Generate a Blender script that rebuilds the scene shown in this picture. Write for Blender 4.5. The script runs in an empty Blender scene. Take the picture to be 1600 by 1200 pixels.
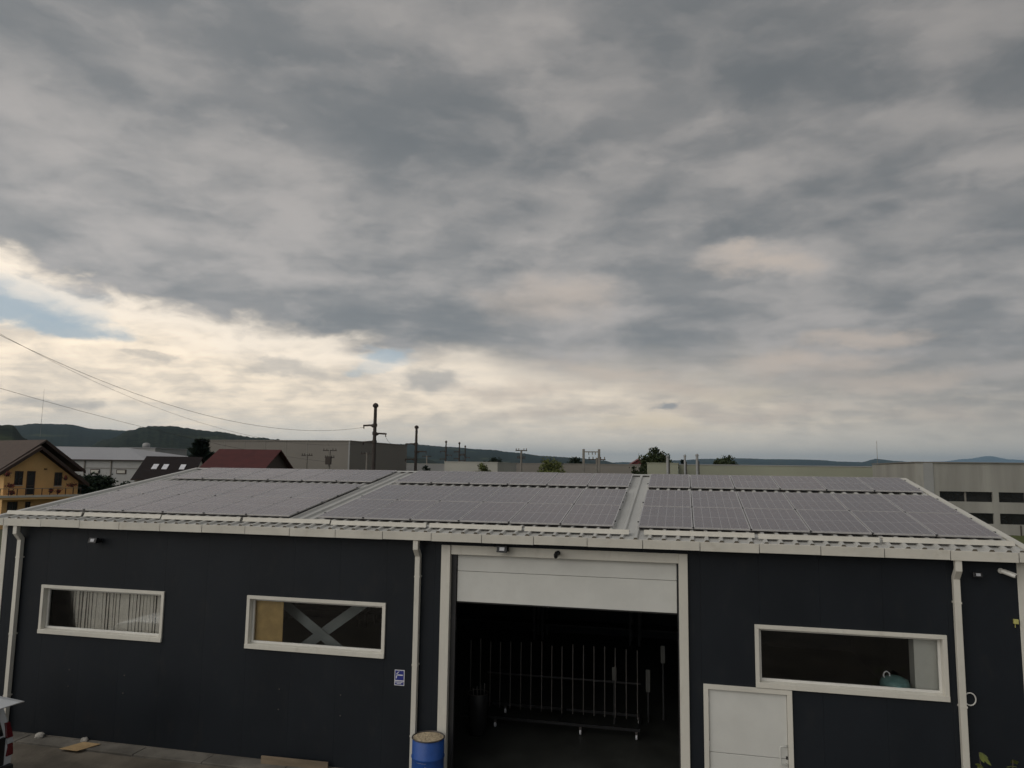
import bpy, bmesh, math, random
from mathutils import Vector, Matrix, noise as mnoise
R = math.radians
random.seed(7)
scene = bpy.context.scene
COL = scene.collection

# ------------------------------------------------------------------ camera
CAM_H = 5.85
cam_data = bpy.data.cameras.new('camera')
cam = bpy.data.objects.new('camera', cam_data)
COL.objects.link(cam)
scene.camera = cam
cam_data.sensor_width = 36.0
cam_data.lens = 1155.5 / 1600.0 * 36.0
cam_data.clip_start = 0.1
cam_data.clip_end = 90000.0
_yaw, _pitch, _roll = R(-13.015), R(6.603), R(0.792)
_F = Vector((math.sin(_yaw) * math.cos(_pitch), math.cos(_yaw) * math.cos(_pitch), math.sin(_pitch)))
_r0 = Vector((math.cos(_yaw), -math.sin(_yaw), 0))
_u0 = _r0.cross(_F)
_r = math.cos(_roll) * _r0 + math.sin(_roll) * _u0
_u = -math.sin(_roll) * _r0 + math.cos(_roll) * _u0
cam.matrix_world = Matrix(((_r.x, _u.x, -_F.x, 0.0), (_r.y, _u.y, -_F.y, -13.7207), (_r.z, _u.z, -_F.z, CAM_H), (0, 0, 0, 1)))

# ------------------------------------------------------------------ exposure / colour
scene.view_settings.view_transform = 'Standard'
scene.view_settings.look = 'None'
scene.view_settings.exposure = 0.0
scene.view_settings.gamma = 1.0
scene.view_settings.use_curve_mapping = False
scene.render.engine = 'CYCLES'
scene.cycles.use_denoising = True
scene.cycles.max_bounces = 6
scene.cycles.volume_bounces = 0
scene.cycles.use_adaptive_sampling = True
scene.cycles.adaptive_threshold = 0.02

# ------------------------------------------------------------------ sun (veiled, behind cloud, off to the left)
SUN_AZ, SUN_EL = R(-142), R(32)          # azimuth measured clockwise from +Y
sun_data = bpy.data.lights.new('sun', 'SUN')
sun_data.energy = 1.4
sun_data.angle = R(70)
sun_data.color = (1.0, 0.955, 0.89)
sun = bpy.data.objects.new('sun', sun_data)
COL.objects.link(sun)
_sd = Vector((math.sin(SUN_AZ) * math.cos(SUN_EL), math.cos(SUN_AZ) * math.cos(SUN_EL), math.sin(SUN_EL)))
sun.rotation_euler = _sd.to_track_quat('Z', 'Y').to_euler()
sun.location = (-40, -60, 60)

# ------------------------------------------------------------------ world: Nishita sky seen through a broken cloud deck
world = bpy.data.worlds.new('World')
scene.world = world
world.use_nodes = True
world.cycles.sampling_method = 'MANUAL'
world.cycles.sample_map_resolution = 256
WT = world.node_tree
WT.nodes.clear()


class NB:
    """tiny expression builder for shader node trees"""
    def __init__(self, t): self.t = t
    def n(self, kind, **kw):
        nd = self.t.nodes.new(kind)
        for k, v in kw.items(): setattr(nd, k, v)
        return nd
    def put(self, sock, v):
        if isinstance(v, bpy.types.NodeSocket): self.t.links.new(v, sock)
        else: sock.default_value = v
    def m(self, op, a, b=None, c=None, clamp=False):
        nd = self.n('ShaderNodeMath', operation=op, use_clamp=clamp)
        self.put(nd.inputs[0], a)
        if b is not None: self.put(nd.inputs[1], b)
        if c is not None: self.put(nd.inputs[2], c)
        return nd.outputs[0]
    def add(self, a, b): return self.m('ADD', a, b)
    def sub(self, a, b): return self.m('SUBTRACT', a, b)
    def mul(self, a, b): return self.m('MULTIPLY', a, b)
    def div(self, a, b): return self.m('DIVIDE', a, b)
    def mad(self, a, b, c): return self.m('MULTIPLY_ADD', a, b, c)
    def smooth(self, x, lo, hi, a=0.0, b=1.0):
        nd = self.n('ShaderNodeMapRange', interpolation_type='SMOOTHSTEP')
        for i, v in enumerate((x, lo, hi, a, b)): self.put(nd.inputs[i], v)
        return nd.outputs[0]
    def vec(self, x, y, z):
        nd = self.n('ShaderNodeCombineXYZ')
        for i, v in enumerate((x, y, z)): self.put(nd.inputs[i], v)
        return nd.outputs[0]
    def sep(self, v):
        nd = self.n('ShaderNodeSeparateXYZ'); self.put(nd.inputs[0], v); return nd.outputs
    def vm(self, op, a, b=None):
        nd = self.n('ShaderNodeVectorMath', operation=op)
        self.put(nd.inputs[0], a)
        if b is not None: self.put(nd.inputs[1], b)
        return nd.outputs[0]
    def noise(self, vec, scale, detail=4.0, rough=0.55, dist=0.0, color=False):
        nd = self.n('ShaderNodeTexNoise')
        nd.noise_dimensions = '3D'
        self.put(nd.inputs['Vector'], vec)
        self.put(nd.inputs['Scale'], scale); self.put(nd.inputs['Detail'], detail)
        self.put(nd.inputs['Roughness'], rough); self.put(nd.inputs['Distortion'], dist)
        return nd.outputs['Color' if color else 'Fac']
    def ramp(self, x, stops, interp='LINEAR'):
        nd = self.n('ShaderNodeValToRGB')
        cr = nd.color_ramp; cr.interpolation = interp
        while len(cr.elements) < len(stops): cr.elements.new(0.5)
        for e, (p, c) in zip(cr.elements, stops):
            e.position = p
            e.color = (c, c, c, 1) if isinstance(c, (int, float)) else (*c, 1)
        self.put(nd.inputs[0], x)
        return nd.outputs[0]
    def mix(self, f, a, b, mode='MIX'):
        nd = self.n('ShaderNodeMix', data_type='RGBA', blend_type=mode)
        self.put(nd.inputs[0], f)
        for s, v in ((nd.inputs[6], a), (nd.inputs[7], b)):
            if isinstance(v, (tuple, list)) and len(v) == 3: v = (*v, 1)
            self.put(s, v)
        return nd.outputs[2]
    def scale_col(self, c, f):
        return self.vm('MULTIPLY', c, self.vec(f, f, f))


def build_sky():
    b = NB(WT)
    tc = b.n('ShaderNodeTexCoord')
    D = tc.outputs['Generated']
    dx, dy, dz = b.sep(D)[:3]
    el = b.mul(b.m('ARCSINE', dz), 57.29578)
    az = b.mul(b.m('ARCTAN2', dx, dy), 57.29578)
    # position on the cloud deck
    zc = b.add(b.m('MAXIMUM', dz, 0.0), 0.07)
    P = b.vec(b.div(dx, zc), b.div(dy, zc), 0.0)
    # gentle shear so the streets of cloud run up to the right
    px, py, _ = b.sep(P)[:3]
    P = b.vec(b.add(b.mul(px, 0.80), b.mul(py, 0.10)), b.sub(py, b.mul(px, 0.22)), 0.3)
    warp = b.noise(P, 0.9, 3, 0.5, color=True)
    Pw = b.vm('ADD', P, b.vm('MULTIPLY', b.vm('SUBTRACT', warp, (0.5, 0.5, 0.5)), (0.75, 0.75, 0.0)))
    n_big = b.noise(Pw, 1.15, 3, 0.5)
    n_mid = b.noise(Pw, 2.6, 5, 0.47)
    # wobble of angles for the placed features
    wob = b.noise(b.vm('MULTIPLY', D, (1.0, 1.0, 2.2)), 6.5, 6, 0.58, color=True)
    w1, w2, w3 = b.sep(wob)[:3]
    waz = b.mad(b.sub(w1, 0.5), 15.0, az)
    wel = b.mad(b.sub(w2, 0.5), b.smooth(el, 3.0, 22.0, 4.0, 9.0), el)

    def lut(stops):
        return b.ramp(b.mad(az, 1 / 360.0, 0.5), [((a + 180) / 360.0, v) for a, v in stops], 'LINEAR')

    AE = b.vec(waz, wel, 0.0)

    def blob(a0, e0, ra, re, soft=0.6, tilt=0.0):
        nd = b.n('ShaderNodeMapping')
        b.put(nd.inputs[0], AE)
        nd.inputs['Scale'].default_value = (1.0 / ra, 1.0 / re, 1.0)
        nd.inputs['Rotation'].default_value = (0.0, 0.0, 0.0)
        nd.inputs['Location'].default_value = (-a0 / ra, -e0 / re, 0.0)
        ln = b.n('ShaderNodeVectorMath', operation='LENGTH')
        b.put(ln.inputs[0], nd.outputs[0])
        return b.smooth(ln.outputs['Value'], 1.0 + soft, max(0.0, 1.0 - soft), 0.0, 1.0)

    # --- cloud deck brightness: lumpy undersides, finer towards the horizon
    wv = b.vm('SUBTRACT', wob, (0.5, 0.5, 0.5))
    psc = b.div(0.66, b.add(b.m('MAXIMUM', dz, 0.0), 0.34))
    Pd = b.vm('ADD', b.vm('MULTIPLY', b.vm('MULTIPLY', D, (1.0, 1.0, 1.5)), b.vec(psc, psc, 1.0)), b.vm('MULTIPLY', wv, (0.12, 0.12, 0.12)))
    n_lump = b.noise(Pd, 6.0, 6, 0.50)
    n_puff = b.noise(b.vm('ADD', Pd, (3.1, 1.7, 5.3)), 15.0, 5, 0.55)
    n_up = b.noise(b.vm('ADD', Pd, (-0.015, 0.0, 0.055)), 6.0, 4, 0.50)
    relief = b.m('MAXIMUM', b.m('MINIMUM', b.mul(b.sub(n_lump, n_up), 2.1), 0.62), -0.17)
    t = b.add(b.mul(b.smooth(n_lump, 0.30, 0.70), 0.26), b.mul(b.smooth(n_mid, 0.33, 0.67), 0.34))
    t = b.add(t, b.mul(b.smooth(n_big, 0.32, 0.68), 0.20))
    t = b.add(t, b.add(relief, b.mul(b.sub(n_puff, 0.5), 0.26)))
    t = b.add(t, b.smooth(el, 26.0, 10.0, -0.04, 0.12))
    for a0, e0, ra, re, s, tl in SKY_LIGHT:
        t = b.add(t, b.mul(blob(a0, e0, ra, re, 0.9, tl), s * (0.95 if s > 0 else 0.6)))
    t = b.smooth(t, -0.32, 1.34)
    deck = b.mix(t, (0.190, 0.203, 0.213), (0.445, 0.420, 0.403))
    bright = lut(((-180, .50), (-90, .54), (-45, .56), (-15, .50), (8, .46), (26, .43), (90, .44), (180, .50)))
    deck = b.scale_col(deck, b.mul(bright, 2.0))
    deck = b.scale_col(deck, b.smooth(el, 8.0, 30.0, 1.08, 0.85))

    # --- low bright sky under the edge of the deck
    left = lut(((-180, .30), (-120, .55), (-80, .9), (-44, 1.0), (-30, .90), (-18, .74), (-5, .56), (8, .40), (22, .16), (60, .05), (180, .15)))
    low = b.mix(left, (0.52, 0.475, 0.415), (1.30, 1.12, 0.90))
    streak = b.noise(b.vm('MULTIPLY', Pw, (1.0, 1.35, 1.0)), 1.5, 7, 0.55)
    sm = b.smooth(b.add(b.add(b.mul(streak, 0.45), b.mul(n_puff, 0.55)), b.mul(relief, 0.18)), 0.34, 0.66)
    low = b.mix(sm, b.vm('MULTIPLY', low, (0.66, 0.67, 0.69)), b.vm('MULTIPLY', low, (1.05, 1.03, 0.99)))
    hor_col = b.mix(left, (0.70, 0.615, 0.50), (1.18, 1.08, 0.92))
    hor = b.smooth(b.mad(b.sub(streak, 0.5), 4.0, el), 1.2, 4.6, 1.0, 0.0)
    low = b.mix(b.mul(hor, 0.85), low, hor_col)
    for a0, e0, ra, re, s, tl in LOW_WARM:
        low = b.mix(b.mul(blob(a0, e0, ra, re, 0.9, tl), s), low, (0.92, 0.77, 0.56))
    # blue gaps: the clear Nishita sky shows through
    sky = b.n('ShaderNodeTexSky', sky_type='NISHITA')
    sky.sun_disc = False
    sky.sun_elevation = SUN_EL
    sky.sun_rotation = SUN_AZ
    sky.altitude = 400.0
    sky.dust_density = 2.0
    clear = b.vm('MULTIPLY', sky.outputs[0], (0.10, 0.10, 0.10))
    clear = b.mix(0.6, clear, (0.58, 0.66, 0.70))
    for a0, e0, ra, re, s, tl in BLUE_GAPS:
        low = b.mix(b.mul(blob(a0, e0, ra, re, 0.35, tl), s), low, clear)

    # --- edge of the deck
    edge = b.mul(lut(((-180, .20), (-90, .44), (-62, .52), (-48.5, .445), (-43, .385), (-36.8, .352), (-30, .318), (-23, .296), (-17, .286), (-8, .262), (2, .232), (10.5, .205), (22, .17), (60, .12), (120, .10), (180, .20))), 30.0)
    width = b.mul(lut(((-180, .3), (-60, .085), (-40, .08), (-25, .10), (-10, .20), (5, .34), (22, .40), (180, .30))), 10.0)
    nn = b.add(b.mul(b.sub(n_lump, 0.5), 4.4), b.mul(b.sub(n_puff, 0.5), 2.4))
    h = b.add(b.sub(el, edge), b.mad(nn, b.smooth(el, 0.0, 12.0, 0.25, 1.15), 0.0))
    cover = b.smooth(b.div(h, width), -1.0, 1.0)
    # silver lining where the deck thins towards the light
    rim = b.mul(b.mul(b.smooth(b.div(h, width), -3.4, -0.6), b.smooth(b.div(h, width), 0.9, -0.5)), b.smooth(left, .45, .95))
    low = b.mix(b.mul(rim, 0.75), low, (1.14, 1.01, 0.85))
    col = b.mix(cover, low, deck)
    for a0, e0, ra, re, s, tl in DECK_WARM:
        col = b.mix(b.mul(blob(a0, e0, ra, re, 0.9, tl), s), col, (0.62, 0.52, 0.435))
    for a0, e0, ra, re, s, tl in SMALL_GAPS:
        col = b.mix(b.mul(blob(a0, e0, ra, re, 0.5, tl), s), col, clear)
    for a0, e0, ra, re, s, tl in DARK_PUFFS:
        col = b.mix(b.mul(blob(a0, e0, ra, re, 0.5, tl), s), col, (0.33, 0.335, 0.34))
    # ground haze colour under the horizon
    col = b.mix(b.smooth(el, -0.5, -6.0), col, (0.10, 0.10, 0.09))
    bg = b.n('ShaderNodeBackground')
    b.put(bg.inputs[0], col)
    bg.inputs[1].default_value = SKY_STRENGTH
    out = b.n('ShaderNodeOutputWorld')
    WT.links.new(bg.outputs[0], out.inputs[0])


SKY_STRENGTH = 1.0
HAZE = 3.8e-5
# azimuth, elevation, half width, half height, strength, tilt
SKY_LIGHT = [(-11.8, 30.5, 2.6, 1.8, .45, .3), (-33, 22, 5, 1.5, .35, .05), (-28, 18.3, 5, 1.6, .28, 0), (1.4, 24.3, 2.6, .9, .42, .1),
             (-5.0, 22.4, 2.8, 1.1, .30, .1), (2.4, 20.3, 3.2, 1.6, .40, .15), (6.2, 15.6, 3.4, 1.0, .55, .12),
             (-10, 13.6, 4.6, 2.3, .50, .1), (16.4, 16.7, 3.6, 1.2, .40, .15), (15, 24, 4.5, 1.2, .35, .2), (23, 20, 4, 1.2, .40, .2),
             (8.6, 8.6, 4.0, .9, .42, .05), (12, 11, 2.6, .7, .40, .1), (-39, 15.5, 6, 1.6, .40, -.1),
             (10, 27.5, 6, 3, -.35, .1), (7, 19.0, 4.5, 2.0, -.35, .2), (22, 14.0, 5, 1.4, -.35, .1), (-19, 26, 8, 3, -.30, 0), (-18, 12.0, 8, 1.6, -.35, .05),
             (-22, 18, 4, 1.3, -.25, 0), (20, 9.5, 6, 1.0, -.30, .05), (0, 10.6, 6, .7, -.35, .05), (-3, 17, 5, 1.4, -.2, .1)]
LOW_WARM = [(-.6, 3.4, 3.2, .55, .75, .05), (-19.5, 7.6, 2.0, .6, .55, .0), (4, 6.0, 5.0, .5, .35, .05)]
DECK_WARM = [(8.6, 7.6, 4.2, .7, .7, 0), (-1.0, 6.2, 3.2, .5, .6, 0), (12.5, 9.3, 2.6, .5, .6, 0), (6.2, 15.6, 3.0, .8, .6, 0), (-10.2, 13.2, 4.0, 1.6, .5, 0), (16, 6.2, 5, .5, .55, 0), (-6, 7.4, 4, .5, .5, 0), (-13, 6.0, 4, .5, .5, 0), (4, 4.6, 5, .5, .5, 0), (-9, 4.4, 4, .4, .45, 0), (18, 4.0, 4, .4, .4, 0)]
BLUE_GAPS = [(-47.9, 10.2, 4.6, 1.3, .95, -.14), (-44.0, 9.2, 3.2, .8, .9, 0), (-22.6, 8.2, 2.6, .75, .75, .02), (-24.5, 7.4, 1.8, .4, .6, 0)]
SMALL_GAPS = [(-23.0, 8.5, 2.0, .55, .75, 0)]
DARK_PUFFS = [(-19.2, 6.55, 2.4, .85, .62, -.03), (-0.3, 4.6, 1.25, .25, .85, 0), (-39, 7.5, 1.6, .35, .45, 0), (-30, 7.0, 4.0, .45, .45, -.02), (-45.6, 3.6, 2.2, .35, .45, -.05)]
build_sky()

# ------------------------------------------------------------------ helpers
def tag(o, label=None, cat=None, group=None, kind=None):
    if label: o['label'] = label
    if cat: o['category'] = cat
    if group: o['group'] = group
    if kind: o['kind'] = kind
    return o


def empty(name, loc=(0, 0, 0), rz=0.0, rx=0.0):
    o = bpy.data.objects.new(name, None)
    o.empty_display_size = 0.2
    o.location = loc
    o.rotation_euler = (rx, 0, rz)
    COL.objects.link(o)
    return o


class MB:
    """collects polygons and links them as ONE mesh object"""
    def __init__(self): self.v, self.f, self.mi = [], [], []
    def poly(self, pts, mi=0):
        k = len(self.v); self.v += [tuple(p) for p in pts]
        self.f.append(tuple(range(k, k + len(pts)))); self.mi.append(mi)
    def faces(self, verts, faces, mi=0):
        k = len(self.v); self.v += [tuple(p) for p in verts]
        for f in faces: self.f.append(tuple(i + k for i in f)); self.mi.append(mi)
        return self
    def box(self, x0, x1, y0, y1, z0, z1, mi=0):
        self.faces([(x0, y0, z0), (x1, y0, z0), (x1, y1, z0), (x0, y1, z0), (x0, y0, z1), (x1, y0, z1), (x1, y1, z1), (x0, y1, z1)],
                   [(0, 3, 2, 1), (4, 5, 6, 7), (0, 1, 5, 4), (1, 2, 6, 5), (2, 3, 7, 6), (3, 0, 4, 7)], mi)
        return self
    def prism(self, prof, axis, a, b, mi=0):
        """closed 2D profile extruded along axis ('x': prof=(y,z), 'y': prof=(x,z), 'z': prof=(x,y))"""
        n = len(prof)
        def p(q, t):
            return {'x': (t, q[0], q[1]), 'y': (q[0], t, q[1]), 'z': (q[0], q[1], t)}[axis]
        vs = [p(q, a) for q in prof] + [p(q, b) for q in prof]
        fs = [tuple(range(n - 1, -1, -1)), tuple(range(n, 2 * n))]
        fs += [(i, (i + 1) % n, n + (i + 1) % n, n + i) for i in range(n)]
        return self.faces(vs, fs, mi)
    def beam(self, a, b, w, h, up=(0, 0, 1), mi=0):
        a, b = Vector(a), Vector(b); d = (b - a).normalized(); up = Vector(up)
        s = d.cross(up)
        if s.length < 1e-4: s = d.cross(Vector((1, 0, 0)))
        s.normalize(); t = s.cross(d).normalized()
        q = [(-w / 2, -h / 2), (w / 2, -h / 2), (w / 2, h / 2), (-w / 2, h / 2)]
        vs = [a + s * i + t * j for i, j in q] + [b + s * i + t * j for i, j in q]
        return self.faces(vs, [(3, 2, 1, 0), (4, 5, 6, 7), (0, 1, 5, 4), (1, 2, 6, 5), (2, 3, 7, 6), (3, 0, 4, 7)], mi)
    def tube(self, pts, rad, seg=10, mi=0, caps=True):
        pts = [Vector(p) for p in pts]
        rads = rad if isinstance(rad, (list, tuple)) else [rad] * len(pts)
        rings = []
        ref = None
        for i, p in enumerate(pts):
            d = (pts[min(i + 1, len(pts) - 1)] - pts[max(i - 1, 0)]).normalized()
            if ref is None:
                ref = d.cross(Vector((0, 0, 1)))
                if ref.length < 1e-3: ref = Vector((1, 0, 0))
            ref = (ref - d * ref.dot(d)).normalized()
            t = d.cross(ref)
            rings.append([p + (ref * math.cos(k * 2 * math.pi / seg) + t * math.sin(k * 2 * math.pi / seg)) * rads[i] for k in range(seg)])
        vs = [v for r in rings for v in r]
        fs = [(i * seg + k, i * seg + (k + 1) % seg, (i + 1) * seg + (k + 1) % seg, (i + 1) * seg + k) for i in range(len(pts) - 1) for k in range(seg)]
        if caps:
            fs.append(tuple(range(seg - 1, -1, -1)))
            fs.append(tuple((len(pts) - 1) * seg + k for k in range(seg)))
        return self.faces(vs, fs, mi)
    def lathe(self, prof, c, seg=24, mi=0):
        """prof = [(r, z)], about the vertical through c"""
        vs, fs = [], []
        for r, z in prof:
            for k in range(seg):
                a = k * 2 * math.pi / seg
                vs.append((c[0] + r * math.cos(a), c[1] + r * math.sin(a), c[2] + z))
        for i in range(len(prof) - 1):
            for k in range(seg):
                fs.append((i * seg + k, i * seg + (k + 1) % seg, (i + 1) * seg + (k + 1) % seg, (i + 1) * seg + k))
        fs.append(tuple(range(seg - 1, -1, -1)))
        fs.append(tuple((len(prof) - 1) * seg + k for k in range(seg)))
        return self.faces(vs, fs, mi)
    def mesh(self, name, off=Vector((0, 0, 0))):
        me = bpy.data.meshes.new(name)
        me.from_pydata([(x - off[0], y - off[1], z - off[2]) for x, y, z in self.v], [], self.f)
        me.polygons.foreach_set('material_index', self.mi)
        me.update()
        return me
    def build(self, name, mats, parent=None, local=False, bevel=0.0, smooth=False):
        """vertices are world coordinates (or the parent's, when local)"""
        xs, ys, zs = zip(*self.v)
        c = Vector(((min(xs) + max(xs)) / 2, (min(ys) + max(ys)) / 2, min(zs)))
        me = self.mesh(name, c)
        for m in (mats if isinstance(mats, (list, tuple)) else [mats]): me.materials.append(m)
        if smooth:
            me.polygons.foreach_set('use_smooth', [True] * len(me.polygons))
        o = bpy.data.objects.new(name, me)
        COL.objects.link(o)
        if parent is not None:
            o.parent = parent
            if local: o.location = c
            else: o.location = c - WPOS(parent)
        else:
            o.location = c
        if bevel > 0:
            bv = o.modifiers.new('bevel', 'BEVEL'); bv.width = bevel; bv.segments = 2; bv.limit_method = 'ANGLE'; bv.angle_limit = R(40)
        return o


def WPOS(o):
    p = Vector(o.location)
    while o.parent is not None:
        o = o.parent; p = p + o.location
    return p


def clone(o, parent, loc=None):
    c = o.copy(); COL.objects.link(c); c.parent = parent
    if loc is not None: c.location = loc
    return c


def clone_tree(root, loc, rz=None):
    r = root.copy(); COL.objects.link(r); r.location = loc
    if rz is not None: r.rotation_euler = (0, 0, rz)
    for ch in list(root.children):
        c = ch.copy(); COL.objects.link(c); c.parent = r
        for g in list(ch.children):
            d = g.copy(); COL.objects.link(d); d.parent = c
    return r


# ------------------------------------------------------------------ materials
def principled(name):
    m = bpy.data.materials.new(name)
    m.use_nodes = True
    b = NB(m.node_tree)
    p = m.node_tree.nodes['Principled BSDF']
    return m, b, p


def mat(name, col, rough=0.6, metal=0.0, var=0.12, scale=2.0, bump=0.0, bscale=60.0, spec=0.4, stretch=(1, 1, 1), tint=None, dirt=0.0, dirt_col=(0.12, 0.10, 0.08)):
    m, b, p = principled(name)
    geo = b.n('ShaderNodeNewGeometry')
    P = geo.outputs['Position']
    Ps = b.vm('MULTIPLY', P, stretch)
    n1 = b.noise(Ps, scale, 5, 0.6)
    lo = tuple(c * (1 - var) for c in col); hi = tuple(min(1, c * (1 + var)) for c in col)
    if tint: hi = tint
    c = b.mix(b.smooth(n1, 0.3, 0.7), lo, hi)
    if dirt > 0:
        n2 = b.noise(b.vm('MULTIPLY', Ps, (1.7, 1.7, 1.7)), scale * 2.3, 6, 0.65)
        c = b.mix(b.mul(b.smooth(n2, 0.52, 0.78), dirt), c, dirt_col)
    b.put(p.inputs['Base Color'], c)
    b.put(p.inputs['Roughness'], b.mad(b.sub(n1, 0.5), 0.2, rough))
    p.inputs['Metallic'].default_value = metal
    p.inputs['Specular IOR Level'].default_value = spec
    if bump > 0:
        bn = b.n('ShaderNodeBump'); bn.inputs['Strength'].default_value = bump; bn.inputs['Distance'].default_value = 0.02
        b.put(bn.inputs['Height'], b.noise(Ps, bscale, 3, 0.6))
        b.put(p.inputs['Normal'], bn.outputs[0])
    return m


def glass_mat(name, tint=(0.97, 0.98, 0.975), refl=0.06):
    m = bpy.data.materials.new(name); m.use_nodes = True
    t = m.node_tree; t.nodes.clear(); b = NB(t)
    fr = b.n('ShaderNodeFresnel'); fr.inputs[0].default_value = 1.45
    tr = b.n('ShaderNodeBsdfTransparent'); tr.inputs[0].default_value = (*tint, 1)
    gl = b.n('ShaderNodeBsdfGlossy'); gl.inputs['Roughness'].default_value = 0.02; gl.inputs[0].default_value = (0.9, 0.9, 0.9, 1)
    mx = b.n('ShaderNodeMixShader'); b.put(mx.inputs[0], fr.outputs[0])
    t.links.new(tr.outputs[0], mx.inputs[1]); t.links.new(gl.outputs[0], mx.inputs[2])
    o = b.n('ShaderNodeOutputMaterial'); t.links.new(mx.outputs[0], o.inputs[0])
    return m


def solar_mat():
    m, b, p = principled('solar_cells')
    tc = b.n('ShaderNodeTexCoord')
    x, y, _ = b.sep(tc.outputs['Object'])[:3]
    W_, L_ = 0.975, 1.82
    u = b.mul(x, 6.0 / W_); v = b.mul(y, 20.0 / L_)
    def line(q, half):
        f = b.m('ABSOLUTE', b.sub(b.m('FRACT', q), 0.5))
        return b.smooth(f, 0.5 - half - 0.006, 0.5 - half + 0.006)
    lc = line(u, 0.034)
    lr = b.mul(line(v, 0.030), 0.22)
    mid = b.smooth(b.m('ABSOLUTE', b.sub(y, L_ / 2)), 0.013, 0.010)
    bus = b.mul(line(b.mul(u, 5.0), 0.045), 0.07)
    g = b.m('MAXIMUM', b.m('MAXIMUM', lc, lr), b.m('MAXIMUM', bus, mid))
    geo = b.n('ShaderNodeNewGeometry')
    nz = b.noise(geo.outputs['Position'], 1.1, 5, 0.6)
    oi = b.n('ShaderNodeObjectInfo')
    rnd = oi.outputs['Random']
    cell = b.mix(rnd, (0.018, 0.019, 0.036), (0.030, 0.022, 0.038))
    c = b.mix(b.mul(g, 0.55), cell, (0.42, 0.42, 0.43))
    c = b.mix(b.mad(nz, 0.14, 0.10), c, (0.44, 0.385, 0.37))       # film of dust on the glass
    b.put(p.inputs['Base Color'], c)
    b.put(p.inputs['Roughness'], b.mad(nz, 0.18, 0.17))
    p.inputs['IOR'].default_value = 1.9
    p.inputs['Specular IOR Level'].default_value = 1.0
    p.inputs['Specular Tint'].default_value = (1.0, 0.925, 0.915, 1)
    p.inputs['Sheen Weight'].default_value = 0.16          # fine dust lit at a grazing angle
    p.inputs['Sheen Roughness'].default_value = 0.35
    p.inputs['Sheen Tint'].default_value = (1.0, 0.92, 0.89, 1)
    return m


M = {}
M['trim'] = mat('cream_trim', (0.63, 0.608, 0.54), 0.45, 0, 0.06, 1.3, stretch=(1, 1, .35), dirt=.30, dirt_col=(.36, .33, .27))
M['gutter'] = mat('cream_gutter', (0.58, 0.555, 0.49), 0.45, 0, 0.08, 1.2, dirt=.30, dirt_col=(.34, .29, .21))
M['roof'] = mat('pale_roof_sheet', (0.47, 0.465, 0.44), 0.45, 0, 0.08, 0.9, stretch=(1, .35, 1), dirt=.25, dirt_col=(.33, .31, .27))
M['rib_shade'] = mat('rib_end_shade', (0.15, 0.13, 0.10), 0.9)  # dark colour standing in for the shade inside the hollow ribs
M['wall'] = mat('anthracite_panel', (0.0122, 0.0152, 0.0196), 0.5, 0, 0.12, 0.8, stretch=(1, 1, .5), spec=.22, bump=.05, bscale=90, dirt=.5, dirt_col=(.024, .025, .026))
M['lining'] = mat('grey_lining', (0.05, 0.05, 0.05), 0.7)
M['white'] = mat('white_steel', (0.62, 0.62, 0.585), 0.42, 0, 0.04, 1.5, dirt=.10, dirt_col=(.4, .37, .3))
M['pvc'] = mat('white_pvc', (0.66, 0.65, 0.61), 0.4, 0, 0.05, 2.0, dirt=.15, dirt_col=(.42, .38, .3))
M['black'] = mat('black_plastic', (0.012, 0.012, 0.013), 0.5)
M['rubber'] = mat('black_rubber', (0.018, 0.018, 0.018), 0.8)
M['dark_metal'] = mat('dark_metal', (0.05, 0.05, 0.052), 0.5, 0.6)
M['galv'] = mat('galvanised_steel', (0.11, 0.10, 0.095), 0.45, 0.5, 0.2, 12)
M['steel'] = mat('painted_steel_brace', (0.22, 0.24, 0.24), 0.55, 0.1)
M['alu'] = mat('aluminium_frame', (0.50, 0.485, 0.48), 0.4, 0.3, 0.05, 3)
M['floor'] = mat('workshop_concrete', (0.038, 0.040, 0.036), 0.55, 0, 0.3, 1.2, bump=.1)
M['concrete'] = mat('old_concrete', (0.16, 0.148, 0.127), 0.9, 0, 0.30, 1.4, bump=.5, bscale=18, dirt=.5, dirt_col=(.075, .062, .05))
M['yard'] = mat('yard_surface', (0.145, 0.126, 0.10), 0.92, 0, 0.35, 0.8, bump=.6, bscale=14, dirt=.55, dirt_col=(.06, .05, .042))
M['blue'] = mat('blue_drum_paint', (0.018, 0.075, 0.30), 0.42, 0, 0.12, 4, dirt=.15, dirt_col=(.10, .14, .25))
M['chips'] = mat('pale_sawdust', (0.44, 0.36, 0.245), 0.95, 0, 0.3, 30, bump=.8, bscale=60, dirt=.35, dirt_col=(.62, .54, .42))
M['card'] = mat('cardboard', (0.46, 0.32, 0.165), 0.85, 0, 0.12, 5)
M['card2'] = mat('packing_board', (0.50, 0.345, 0.15), 0.85, 0, 0.12, 5)
M['wood'] = mat('weathered_plank', (0.20, 0.155, 0.105), 0.8, 0, 0.25, 6, stretch=(.15, 1, 1), bump=.3)
M['stone'] = mat('pale_stone', (0.42, 0.40, 0.36), 0.9, 0, 0.2, 10, bump=.4)
M['signblue'] = mat('sign_blue', (0.03, 0.04, 0.24), 0.35)
M['signwhite'] = mat('sign_white', (0.72, 0.72, 0.75), 0.35)
M['lens'] = mat('lamp_lens', (0.45, 0.46, 0.48), 0.15)
M['teal'] = mat('teal_plastic', (0.13, 0.25, 0.25), 0.45)
M['yellow'] = mat('yellow_plastic', (0.50, 0.48, 0.16), 0.5)
M['blind'] = mat('blind_fabric', (0.78, 0.73, 0.66), 0.85, 0, 0.06, 6)
M['car'] = mat('white_car_paint', (0.60, 0.62, 0.64), 0.22, 0, 0.03, 1, spec=.6)
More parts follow.
